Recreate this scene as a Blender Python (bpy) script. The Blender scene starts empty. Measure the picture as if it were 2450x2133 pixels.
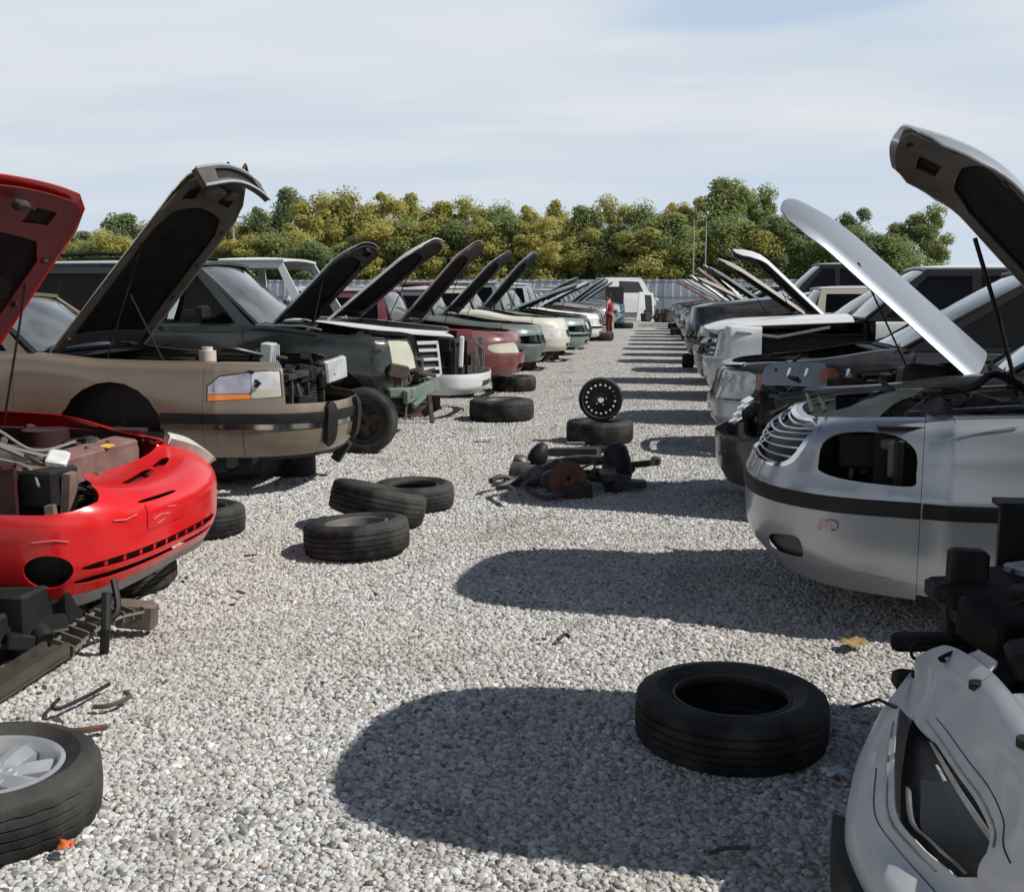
import bpy, bmesh, math, random
from mathutils import Vector, Matrix, Euler
from mathutils.geometry import delaunay_2d_cdt
R = math.radians
scene = bpy.context.scene
COL = scene.collection

# ------------------------------------------------------------------ camera
cam_d = bpy.data.cameras.new('camera')
cam = bpy.data.objects.new('camera', cam_d); COL.objects.link(cam)
cam.location = (0, 0, 1.65)
cam.rotation_euler = (R(90 - 8.046), 0, R(7.816))
cam_d.sensor_width = 36; cam_d.lens = 38.48
cam_d.clip_start = .05; cam_d.clip_end = 3000
scene.camera = cam

# ------------------------------------------------------------------ sky, sun, exposure
SUN = Vector((2.3, -.12, 2.45)).normalized()
world = bpy.data.worlds.new('World'); scene.world = world
world.use_nodes = True
def setup_world():
    nt = world.node_tree; N = nt.nodes; K = nt.links
    for n in list(N): N.remove(n)
    out = N.new('ShaderNodeOutputWorld')
    sky = N.new('ShaderNodeTexSky'); sky.sky_type = 'NISHITA'; sky.sun_disc = False
    sky.sun_elevation = math.asin(SUN.z); sky.sun_rotation = math.atan2(SUN.x, SUN.y)
    sky.air_density = 1.0; sky.dust_density = .6; sky.ozone_density = 1.5
    bg = N.new('ShaderNodeBackground'); bg.inputs[1].default_value = .06
    K.new(sky.outputs[0], bg.inputs[0])
    tc = N.new('ShaderNodeTexCoord')
    sep = N.new('ShaderNodeSeparateXYZ'); K.new(tc.outputs['Generated'], sep.inputs[0])
    def math_(op, a, b=None):
        m = N.new('ShaderNodeMath'); m.operation = op
        for i, q in enumerate((a, b)):
            if q is None: continue
            if isinstance(q, (int, float)): m.inputs[i].default_value = q
            else: K.new(q, m.inputs[i])
        return m.outputs[0]
    den = math_('ADD', math_('MAXIMUM', sep.outputs[2], 0.0), .10)
    cb = N.new('ShaderNodeCombineXYZ')
    K.new(math_('DIVIDE', sep.outputs[0], den), cb.inputs[0])
    K.new(math_('DIVIDE', sep.outputs[1], den), cb.inputs[1])
    mp = N.new('ShaderNodeMapping'); mp.inputs['Scale'].default_value = (.55, 1.15, 1); mp.inputs['Rotation'].default_value = (0, 0, R(-14)); mp.inputs['Location'].default_value = (3.1, 1.7, 0)
    K.new(cb.outputs[0], mp.inputs[0])
    n1 = N.new('ShaderNodeTexNoise'); n1.inputs['Scale'].default_value = .9; n1.inputs['Detail'].default_value = 6; n1.inputs['Roughness'].default_value = .5; n1.inputs['Distortion'].default_value = .4
    K.new(mp.outputs[0], n1.inputs[0])
    mr = N.new('ShaderNodeMapRange'); mr.interpolation_type = 'SMOOTHSTEP'
    mr.inputs[1].default_value = .30; mr.inputs[2].default_value = .62; mr.inputs[3].default_value = .70; mr.inputs[4].default_value = 1.0
    K.new(n1.outputs[0], mr.inputs[0])
    up = N.new('ShaderNodeMapRange'); up.interpolation_type = 'SMOOTHSTEP'     # thin high cloud thickens towards the horizon
    up.inputs[1].default_value = .24; up.inputs[2].default_value = .55; up.inputs[3].default_value = 1; up.inputs[4].default_value = .03
    K.new(sep.outputs[2], up.inputs[0])
    lo = N.new('ShaderNodeMapRange'); lo.interpolation_type = 'SMOOTHSTEP'
    lo.inputs[1].default_value = .03; lo.inputs[2].default_value = .15; lo.inputs[3].default_value = .9; lo.inputs[4].default_value = 1
    K.new(sep.outputs[2], lo.inputs[0])
    n2 = N.new('ShaderNodeTexNoise'); n2.inputs['Scale'].default_value = 1.6; n2.inputs['Detail'].default_value = 6
    K.new(mp.outputs[0], n2.inputs[0])
    cr = N.new('ShaderNodeValToRGB'); cr.color_ramp.elements[0].position = .3; cr.color_ramp.elements[1].position = .7
    cr.color_ramp.elements[0].color = (.66, .725, .79, 1); cr.color_ramp.elements[1].color = (.755, .79, .825, 1)
    K.new(n2.outputs[0], cr.inputs[0])
    gd = N.new('ShaderNodeVectorMath'); gd.operation = 'MULTIPLY_ADD'; K.new(tc.outputs['Generated'], gd.inputs[0]); gd.inputs[1].default_value = (3.6, 3.6, 13); gd.inputs[2].default_value = (-3.6 * .100, -3.6 * .965, -13 * .238)
    gl_ = N.new('ShaderNodeVectorMath'); gl_.operation = 'LENGTH'; K.new(gd.outputs[0], gl_.inputs[0])
    n3 = N.new('ShaderNodeTexNoise'); n3.inputs['Scale'].default_value = 2.2; n3.inputs['Detail'].default_value = 6; K.new(mp.outputs[0], n3.inputs[0])
    gsum = math_('ADD', gl_.outputs['Value'], math_('MULTIPLY', n3.outputs[0], 1.3))
    gap = N.new('ShaderNodeMapRange'); gap.interpolation_type = 'SMOOTHSTEP'; gap.inputs[1].default_value = .75; gap.inputs[2].default_value = 1.55; gap.inputs[3].default_value = .25; gap.inputs[4].default_value = 1; K.new(gsum, gap.inputs[0])
    lr = N.new('ShaderNodeMapRange'); lr.interpolation_type = 'SMOOTHSTEP'; lr.inputs[1].default_value = .02; lr.inputs[2].default_value = .16; lr.inputs[3].default_value = .62; lr.inputs[4].default_value = 0; K.new(sep.outputs[2], lr.inputs[0])
    def cmix(f, c1, c2):
        q = N.new('ShaderNodeMix'); q.data_type = 'RGBA'; K.new(f, q.inputs[0])
        for i, c in ((6, c1), (7, c2)):
            if isinstance(c, tuple): q.inputs[i].default_value = (*c, 1)
            else: K.new(c, q.inputs[i])
        return q.outputs[2]
    clear = (.42, .565, .765)
    body = cmix(math_('MULTIPLY', mr.outputs[0], gap.outputs[0]), clear, cmix(lr.outputs[0], cr.outputs[0], (.57, .675, .80)))
    bg2 = N.new('ShaderNodeBackground'); bg2.inputs[1].default_value = 1.0; K.new(body, bg2.inputs[0])
    mx = N.new('ShaderNodeMixShader'); K.new(up.outputs[0], mx.inputs[0])
    K.new(bg.outputs[0], mx.inputs[1]); K.new(bg2.outputs[0], mx.inputs[2])
    K.new(mx.outputs[0], out.inputs[0])
setup_world()
sun_d = bpy.data.lights.new('sun', 'SUN'); sun_d.energy = 5.0; sun_d.angle = R(.5); sun_d.color = (1, .97, .915)
sun = bpy.data.objects.new('sun', sun_d); COL.objects.link(sun)
sun.rotation_euler = SUN.to_track_quat('Z', 'Y').to_euler(); sun.location = (20, -2, 22)
scene.view_settings.view_transform = 'Standard'; scene.view_settings.look = 'None'
scene.view_settings.exposure = 0; scene.view_settings.gamma = 1

# ------------------------------------------------------------------ materials
_M = {}
def mat(name, col, rough=.5, metal=0., coat=0., noise=None, bump=None, spec=.5, dust=None, alpha=None):
    """noise=(scale, amount, colour2) mottles the colour; dust=(amount, scale) lays blotchy road dust over it"""
    if name in _M: return _M[name]
    m = bpy.data.materials.new(name); m.use_nodes = True; _M[name] = m
    nt = m.node_tree; N = nt.nodes; K = nt.links; b = N['Principled BSDF']
    b.inputs['Base Color'].default_value = (*col, 1); b.inputs['Roughness'].default_value = rough
    b.inputs['Metallic'].default_value = metal; b.inputs['Coat Weight'].default_value = coat
    b.inputs['Coat Roughness'].default_value = .08; b.inputs['Specular IOR Level'].default_value = spec
    tc = N.new('ShaderNodeTexCoord'); src = None
    def noise_(sc, det=5, dist=0.):
        n = N.new('ShaderNodeTexNoise'); n.inputs['Scale'].default_value = sc; n.inputs['Detail'].default_value = det
        n.inputs['Distortion'].default_value = dist; K.new(tc.outputs['Object'], n.inputs[0]); return n
    def mixc(fac_sock, a, c2):
        x = N.new('ShaderNodeMix'); x.data_type = 'RGBA'; K.new(fac_sock, x.inputs[0])
        if isinstance(a, tuple): x.inputs[6].default_value = (*a, 1)
        else: K.new(a, x.inputs[6])
        x.inputs[7].default_value = (*c2, 1); return x.outputs[2]
    def rng(sock, lo, hi, o0, o1):
        r = N.new('ShaderNodeMapRange'); r.inputs[1].default_value = lo; r.inputs[2].default_value = hi
        r.inputs[3].default_value = o0; r.inputs[4].default_value = o1; K.new(sock, r.inputs[0]); return r.outputs[0]
    cur = tuple(col)
    if noise:
        n = noise_(noise[0]); cur = mixc(rng(n.outputs[0], .35, .65, 0, noise[1]), cur, noise[2])
    if dust:
        n = noise_(dust[1], 8, .6); f = rng(n.outputs[0], .38, .72, dust[0] * .25, dust[0])
        cur = mixc(f, cur, (.36, .32, .27))
        K.new(rng(f, 0, 1, rough, .85), b.inputs['Roughness'])
    if not isinstance(cur, tuple): K.new(cur, b.inputs['Base Color'])
    if bump:
        n = noise_(bump[0], 6); bm = N.new('ShaderNodeBump'); bm.inputs['Strength'].default_value = bump[1]; bm.inputs['Distance'].default_value = .01
        K.new(n.outputs[0], bm.inputs['Height']); K.new(bm.outputs[0], b.inputs['Normal'])
    return m
def paint(name, col, rough=.32, dust=.25, metal=.0, coat=.6):
    return mat('paint_' + name, col, rough, metal, coat, dust=(dust, 2.3))
def glass(name, tint=(.55, .62, .60), dirt=.18, gloss=1.3, add=.03):
    if name in _M: return _M[name]
    m = bpy.data.materials.new(name); m.use_nodes = True; _M[name] = m
    nt = m.node_tree; N = nt.nodes; K = nt.links
    for n in list(N): N.remove(n)
    out = N.new('ShaderNodeOutputMaterial')
    tr = N.new('ShaderNodeBsdfTransparent'); tr.inputs[0].default_value = (*tint, 1)
    dk = N.new('ShaderNodeBsdfDiffuse'); dk.inputs[0].default_value = (.40, .43, .42, 1)
    gl = N.new('ShaderNodeBsdfGlossy'); gl.inputs['Roughness'].default_value = .06
    tc = N.new('ShaderNodeTexCoord'); n = N.new('ShaderNodeTexNoise'); n.inputs['Scale'].default_value = 3; n.inputs['Detail'].default_value = 7
    K.new(tc.outputs['Object'], n.inputs[0])
    mr = N.new('ShaderNodeMapRange'); mr.inputs[1].default_value = .35; mr.inputs[2].default_value = .7; mr.inputs[3].default_value = dirt * .4; mr.inputs[4].default_value = dirt
    K.new(n.outputs[0], mr.inputs[0])
    a = N.new('ShaderNodeMixShader'); K.new(mr.outputs[0], a.inputs[0]); K.new(tr.outputs[0], a.inputs[1]); K.new(dk.outputs[0], a.inputs[2])
    fr = N.new('ShaderNodeFresnel'); fr.inputs[0].default_value = 1.5
    mul = N.new('ShaderNodeMath'); mul.operation = 'MULTIPLY_ADD'; mul.inputs[1].default_value = gloss; mul.inputs[2].default_value = add
    K.new(fr.outputs[0], mul.inputs[0])
    c = N.new('ShaderNodeMixShader'); K.new(mul.outputs[0], c.inputs[0]); K.new(a.outputs[0], c.inputs[1]); K.new(gl.outputs[0], c.inputs[2])
    K.new(c.outputs[0], out.inputs[0])
    return m
BLK = mat('black_plastic', (.010, .010, .011), .55, spec=.3, noise=(7, .5, (.026, .024, .022)))
GRIME = mat('greasy_metal', (.018, .016, .015), .6, .1, spec=.25, noise=(14, .8, (.085, .07, .058)), bump=(40, .4))
STEEL = mat('bare_steel', (.38, .38, .37), .42, .8, noise=(10, .7, (.20, .17, .14)))
ALU = mat('cast_aluminium', (.55, .55, .54), .45, .7, noise=(12, .6, (.28, .27, .25)))
RUST = mat('rust', (.13, .055, .03), .85, noise=(18, .9, (.07, .035, .025)), bump=(60, .5))
RUBBER = mat('tyre_rubber', (.010, .010, .0105), .7, spec=.22, noise=(5, .85, (.06, .057, .052)), bump=(70, .25))
HOSE = mat('hose_rubber', (.012, .012, .013), .45)
LINER = mat('hood_liner', (.013, .0115, .011), .95, spec=.1, noise=(4, .8, (.028, .023, .019)), bump=(25, .6))
DARKIN = mat('dark_interior', (.03, .03, .032), .8, noise=(5, .6, (.06, .055, .05)))
CHROME = mat('chrome', (.75, .76, .78), .14, 1., noise=(6, .5, (.5, .5, .5)))
SILVERRIM = mat('silver_wheel_paint', (.62, .63, .64), .3, .6, .3, noise=(5, .4, (.4, .39, .37)))
AMBER = mat('amber_lens', (.75, .20, .02), .15, 0, .5)
LENS = mat('lamp_lens', (.62, .64, .62), .12, .08, .8, noise=(9, .7, (.36, .38, .38)))
LENSY = mat('yellowed_lens', (.46, .45, .34), .3, .1, .4, noise=(9, .6, (.45, .44, .36)))
GLASS = glass('windscreen_glass', (.42, .50, .50), dirt=.42, gloss=1.7)
SIDEGLASS = glass('side_glass', (.12, .16, .17), dirt=.015, gloss=.35, add=.004)
WHITEP = mat('white_plastic', (.62, .62, .60), .5, noise=(8, .6, (.4, .39, .37)))

# ------------------------------------------------------------------ object helpers
def tag(o, label=None, cat=None, group=None, kind=None):
    if label: o['label'] = label
    if cat: o['category'] = cat
    if group: o['group'] = group
    if kind: o['kind'] = kind
    return o
def thing(name, label, cat, loc=(0, 0, 0), rz=0., group=None):
    o = bpy.data.objects.new(name, None); COL.objects.link(o); o.empty_display_size = .2
    o.location = loc; o.rotation_euler = (0, 0, rz)
    return tag(o, label, cat, group)
def link(name, me, m, parent=None):
    o = bpy.data.objects.new(name, me); COL.objects.link(o)
    if m: me.materials.append(m)
    if parent: o.parent = parent
    return o
class MB:
    def __init__(s): s.v = []; s.f = []
    def add(s, vs, fs, M=None):
        k = len(s.v)
        for q in vs:
            q = Vector(q)
            s.v.append(M @ q if M else q)
        s.f += [tuple(i + k for i in f) for f in fs]
    def box(s, c, d, rot=None, M=None, ch=0.):
        x, y, z = d[0] / 2, d[1] / 2, d[2] / 2
        T = Matrix.Translation(c) @ (Euler(rot).to_matrix().to_4x4() if rot else Matrix())
        if M: T = M @ T
        if ch <= 0:
            vs = [(-x, -y, -z), (x, -y, -z), (x, y, -z), (-x, y, -z), (-x, -y, z), (x, -y, z), (x, y, z), (-x, y, z)]
            s.add(vs, [(0, 3, 2, 1), (4, 5, 6, 7), (0, 1, 5, 4), (1, 2, 6, 5), (2, 3, 7, 6), (3, 0, 4, 7)], T)
        else:
            c_ = min(ch, x * .45, y * .45, z * .45)
            def ring(zz, e):
                a, b = x - e, y - e
                return [(-a + c_, -b, zz), (a - c_, -b, zz), (a, -b + c_, zz), (a, b - c_, zz), (a - c_, b, zz), (-a + c_, b, zz), (-a, b - c_, zz), (-a, -b + c_, zz)]
            s.loft([[Vector(q) for q in ring(zz, e)] for zz, e in ((-z, c_), (-z + c_, 0), (z - c_, 0), (z, c_))], M=T)
        return s
    def beam(s, p, q, w, h, up=(0, 0, 1)):
        p, q = Vector(p), Vector(q); d = q - p; L = d.length; x = d.normalized()
        y = Vector(up).cross(x)
        if y.length < 1e-4: y = Vector((0, 1, 0)).cross(x)
        y.normalize(); z = x.cross(y)
        T = Matrix((x, y, z)).transposed().to_4x4(); T.translation = (p + q) / 2
        return s.box((0, 0, 0), (L, w, h), M=T)
    def loft(s, rings, caps=True, M=None, close=True):
        n = len(rings[0]); vs = [q for r in rings for q in r]; fs = []
        for i in range(len(rings) - 1):
            for j in range(n if close else n - 1):
                a = i * n + j; b = i * n + (j + 1) % n
                fs.append((a, b, b + n, a + n))
        if caps:
            fs.append(tuple(range(n))[::-1]); fs.append(tuple(range((len(rings) - 1) * n, len(rings) * n)))
        s.add(vs, fs, M); return s
    def tube(s, pts, r, n=8, caps=True, smooth=0):
        pts = [Vector(p) for p in pts]
        if smooth: pts = spline(pts, smooth)
        rr = r if isinstance(r, (list, tuple)) else None
        rings = []; ref = None
        for i, p in enumerate(pts):
            t = (pts[min(i + 1, len(pts) - 1)] - pts[max(i - 1, 0)]).normalized()
            if ref is None or abs(ref.dot(t)) > .99:
                ref = Vector((0, 0, 1)) if abs(t.z) < .9 else Vector((1, 0, 0))
            a = ref.cross(t).normalized(); b = t.cross(a); ref = b
            q = rr[min(int(i * len(rr) / len(pts)), len(rr) - 1)] if rr else r
            rings.append([p + (a * math.cos(k * 2 * math.pi / n) + b * math.sin(k * 2 * math.pi / n)) * q for k in range(n)])
        return s.loft(rings, caps)
    def lathe(s, prof, n=32, M=None, close=False):
        rings = [[Vector((r * math.cos(k * 2 * math.pi / n), r * math.sin(k * 2 * math.pi / n), z)) for k in range(n)] for r, z in prof]
        if close: rings.append(rings[0])
        return s.loft(rings, caps=not close, M=M)
    def prism(s, poly, z0, z1, M=None):
        n = len(poly)
        return s.loft([[Vector((x, y, z0)) for x, y in poly], [Vector((x, y, z1)) for x, y in poly]], M=M)
    def cyl(s, p, q, r, n=16, r2=None):
        p, q = Vector(p), Vector(q); T = (q - p).to_track_quat('Z', 'Y').to_matrix().to_4x4(); T.translation = p
        return s.lathe([(r, 0), (r if r2 is None else r2, (q - p).length)], n, T)
    def build(s, name, m, parent=None, smooth=35, fix=True):
        me = bpy.data.meshes.new(name); me.from_pydata([tuple(v) for v in s.v], [], s.f)
        if fix:
            bm = bmesh.new(); bm.from_mesh(me); bmesh.ops.recalc_face_normals(bm, faces=bm.faces[:]); bm.to_mesh(me); bm.free()
        if smooth:
            me.polygons.foreach_set('use_smooth', [True] * len(me.polygons)); me.set_sharp_from_angle(angle=R(smooth))
        return link(name, me, m, parent)
def spline(pts, k=6):
    P = [Vector(p) for p in pts]; o = []
    for i in range(len(P) - 1):
        a, b, c, d = P[max(i - 1, 0)], P[i], P[i + 1], P[min(i + 2, len(P) - 1)]
        for j in range(k):
            t = j / k
            o.append(.5 * ((2 * b) + (c - a) * t + (2 * a - 5 * b + 4 * c - d) * t * t + (3 * b - a - 3 * c + d) * t ** 3))
    o.append(P[-1]); return o
def inside(p, poly):
    x, y = p; r = False; n = len(poly); j = n - 1
    for i in range(n):
        xi, yi = poly[i]; xj, yj = poly[j]
        if (yi > y) != (yj > y) and x < (xj - xi) * (y - yi) / (yj - yi) + xi: r = not r
        j = i
    return r
def resample(poly, step):
    o = []
    for i in range(len(poly)):
        a = poly[i]; b = poly[(i + 1) % len(poly)]
        n = max(1, int(math.ceil(math.hypot(b[0] - a[0], b[1] - a[1]) / step)))
        o += [(a[0] + (b[0] - a[0]) * k / n, a[1] + (b[1] - a[1]) * k / n) for k in range(n)]
    return o
def smooth_loop(poly, k=4):
    """rounds a coarse polygon to a closed Catmull curve"""
    P = [Vector((a, b, 0)) for a, b in poly]; n = len(P); o = []
    for i in range(n):
        a, b, c, d = P[i - 1], P[i], P[(i + 1) % n], P[(i + 2) % n]
        for j in range(k):
            t = j / k; q = .5 * ((2 * b) + (c - a) * t + (2 * a - 5 * b + 4 * c - d) * t * t + (3 * b - a - 3 * c + d) * t ** 3)
            o.append((q.x, q.y))
    return o
def panel(name, S, poly, m, parent, step=.06, vs=.13, off=0., th=.006, holes=()):
    """sheet of real thickness cut to a polygon (with holes) on the surface S(u, v)"""
    sc = lambda L: [(a, b * vs) for a, b in L]
    loops = [resample(sc(poly), step)] + [resample(sc(h), step * .6) for h in holes]
    pts = []; edges = []
    for L in loops:
        k = len(pts); pts += L; edges += [(k + i, k + (i + 1) % len(L)) for i in range(len(L))]
    nb = len(pts)
    x0 = min(p[0] for p in loops[0]); x1 = max(p[0] for p in loops[0]); y0 = min(p[1] for p in loops[0]); y1 = max(p[1] for p in loops[0])
    nx = int((x1 - x0) / step); ny = int((y1 - y0) / step); lim = (step * .45) ** 2
    bnd = pts[:]
    for i in range(nx + 1):
        for j in range(ny + 1):
            p = (x0 + (i + .5) * step, y0 + (j + .5) * step)
            if not inside(p, loops[0]) or any(inside(p, h) for h in loops[1:]): continue
            if min((p[0] - q[0]) ** 2 + (p[1] - q[1]) ** 2 for q in bnd) < lim: continue
            pts.append(p)
    ov, oe, of, *_ = delaunay_2d_cdt([Vector(p) for p in pts], edges, [], 0, 1e-6)
    tris = []
    for f in of:
        c = (sum(ov[i].x for i in f) / len(f), sum(ov[i].y for i in f) / len(f))
        if inside(c, loops[0]) and not any(inside(c, h) for h in loops[1:]): tris.append(tuple(f))
    use = sorted({i for f in tris for i in f}); mp = {i: k for k, i in enumerate(use)}
    e = 2e-3; out = []; nor = []
    for i in use:
        u, v = ov[i].x, ov[i].y / vs
        p = S(u, v); du = S(u + e, v) - S(u - e, v); dv = S(u, v + e * 8) - S(u, v - e * 8)
        n = du.cross(dv); n = n.normalized() if n.length > 1e-12 else Vector((0, 0, 1))
        out.append(p + n * off); nor.append(n)
    n0 = len(out); V = list(out) + [p - n * th for p, n in zip(out, nor)]; NN = list(nor) + [-n for n in nor]
    F = [tuple(mp[i] for i in f) for f in tris]
    ec = {}
    for f in F:
        for a, b in zip(f, f[1:] + f[:1]): ec[(a, b)] = 1
    F2 = list(F) + [tuple(i + n0 for i in f[::-1]) for f in F]
    for (a, b) in list(ec):
        if (b, a) in ec: continue
        k = len(V); q = [V[b], V[a], V[a + n0], V[b + n0]]; V += q
        fn = (q[1] - q[0]).cross(q[2] - q[0]); fn = fn.normalized() if fn.length > 1e-12 else Vector((0, 0, 1))
        NN += [fn] * 4; F2.append((k, k + 1, k + 2, k + 3))
    me = bpy.data.meshes.new(name); me.from_pydata([tuple(v) for v in V], [], F2)
    me.polygons.foreach_set('use_smooth', [True] * len(me.polygons))
    me.normals_split_custom_set_from_vertices([tuple(n) for n in NN])
    return link(name, me, m, parent)
def patch4(a, b, c, d, bulge=(0, 0, 0)):
    """surface over four corners a(0,0) b(1,0) c(1,1) d(0,1), bowed by a vector"""
    a, b, c, d, g = map(Vector, (a, b, c, d, bulge))
    def S(u, v):
        return (a * (1 - u) + b * u) * (1 - v) + (d * (1 - u) + c * u) * v + g * (4 * u * (1 - u)) * (.5 + 2 * v * (1 - v))
    return S

# ------------------------------------------------------------------ car body surface
class Rib:
    """body side surface: a plan outline from the front centre (u = 0) round to the tail, times a section given by rows (inset, z)"""
    def __init__(s, half, st):
        h = [Vector((x, y, 0)) for x, y in half]
        g = [Vector((h[1].x, -h[1].y, 0))] + h + [Vector((h[-2].x, -h[-2].y, 0))]
        P = []
        for i in range(1, len(g) - 2):
            a, b, c, d = g[i - 1], g[i], g[i + 1], g[i + 2]
            for j in range(16):
                t = j / 16
                P.append(.5 * ((2 * b) + (c - a) * t + (2 * a - 5 * b + 4 * c - d) * t * t + (3 * b - a - 3 * c + d) * t ** 3))
        P.append(h[-1]); s.P = P; s.c = [0.]
        for i in range(1, len(P)): s.c.append(s.c[-1] + (P[i] - P[i - 1]).length)
        s.end = s.c[-1]; s.st = sorted(st, key=lambda q: q[0]); s.K = len(st[0][1])
    def plan(s, a):
        a = min(max(a, 0), s.end); lo, hi = 0, len(s.c) - 1
        while hi - lo > 1:
            m = (lo + hi) // 2
            if s.c[m] <= a: lo = m
            else: hi = m
        t = (a - s.c[lo]) / max(1e-9, s.c[hi] - s.c[lo]); p = s.P[lo].lerp(s.P[hi], t)
        def tg(i): return s.P[min(i + 1, len(s.P) - 1)] - s.P[max(i - 1, 0)]
        d = tg(lo).normalized().lerp(tg(hi).normalized(), t).normalized()
        return p, Vector((d.y, -d.x, 0))
    def rows(s, a):
        st = s.st
        if a <= st[0][0]: return st[0][1]
        if a >= st[-1][0]: return st[-1][1]
        i = max(k for k in range(len(st) - 1) if st[k][0] <= a)
        u0, r0 = st[i]; u1, r1 = st[i + 1]; h = u1 - u0; t = (a - u0) / h
        h00 = 2 * t ** 3 - 3 * t * t + 1; h10 = t ** 3 - 2 * t * t + t; h01 = 1 - h00; h11 = t ** 3 - t * t
        o = []
        for k in range(s.K):
            q = []
            for c in (0, 1):
                def sl(j):
                    if j == 0: return 0.
                    if j == len(st) - 1: return (st[j][1][k][c] - st[j - 1][1][k][c]) / (st[j][0] - st[j - 1][0])
                    l = (st[j][1][k][c] - st[j - 1][1][k][c]) / (st[j][0] - st[j - 1][0]); r = (st[j + 1][1][k][c] - st[j][1][k][c]) / (st[j + 1][0] - st[j][0])
                    return 0. if l * r <= 0 else 2 * l * r / (l + r)
                q.append(h00 * r0[k][c] + h10 * h * sl(i) + h01 * r1[k][c] + h11 * h * sl(i + 1))
            o.append(q)
        return o
    def sec(s, a, v):
        r = s.rows(a); K = s.K; i = min(max(int(math.floor(v)), 0), K - 2); t = v - i
        if t < 0 or t > 1:
            return [r[i][c] + (r[i + 1][c] - r[i][c]) * t for c in (0, 1)]
        o = []
        for c in (0, 1):
            b_, c_ = r[i][c], r[i + 1][c]; a_ = r[i - 1][c] if i > 0 else 2 * b_ - c_; d_ = r[i + 2][c] if i + 2 < K else 2 * c_ - b_
            o.append(.5 * (2 * b_ + (c_ - a_) * t + (2 * a_ - 5 * b_ + 4 * c_ - d_) * t * t + (3 * b_ - a_ - 3 * c_ + d_) * t ** 3))
        return o
    def S(s, u, v):
        a = abs(u); p, n = s.plan(a); q = s.sec(a, v)
        x = p.x - n.x * q[0]; y = p.y - n.y * q[0]
        return Vector((x, y if u >= 0 else -y, q[1]))
    def v_of(s, u, z):
        lo, hi = -.5, s.K - .5
        for _ in range(30):
            m = (lo + hi) / 2
            if s.sec(abs(u), m)[1] < z: lo = m
            else: hi = m
        return lo
    def ux(s, x, side=1):
        lo, hi = 0., s.end
        for _ in range(40):
            m = (lo + hi) / 2
            if s.plan(m)[0].x > x: lo = m
            else: hi = m
        return lo * side
    def xz(s, pts, side=1):
        o = []
        for x, z in pts:
            u = s.ux(x, side); o.append((u, s.v_of(u, z)))
        return o
    def yz(s, pts):
        o = []
        for y, z in pts:
            lo, hi = 0., s.end * .4
            for _ in range(40):
                m = (lo + hi) / 2
                if s.plan(m)[0].y < abs(y): lo = m
                else: hi = m
            u = lo if y >= 0 else -lo; o.append((u, s.v_of(u, z)))
        return o

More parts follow.
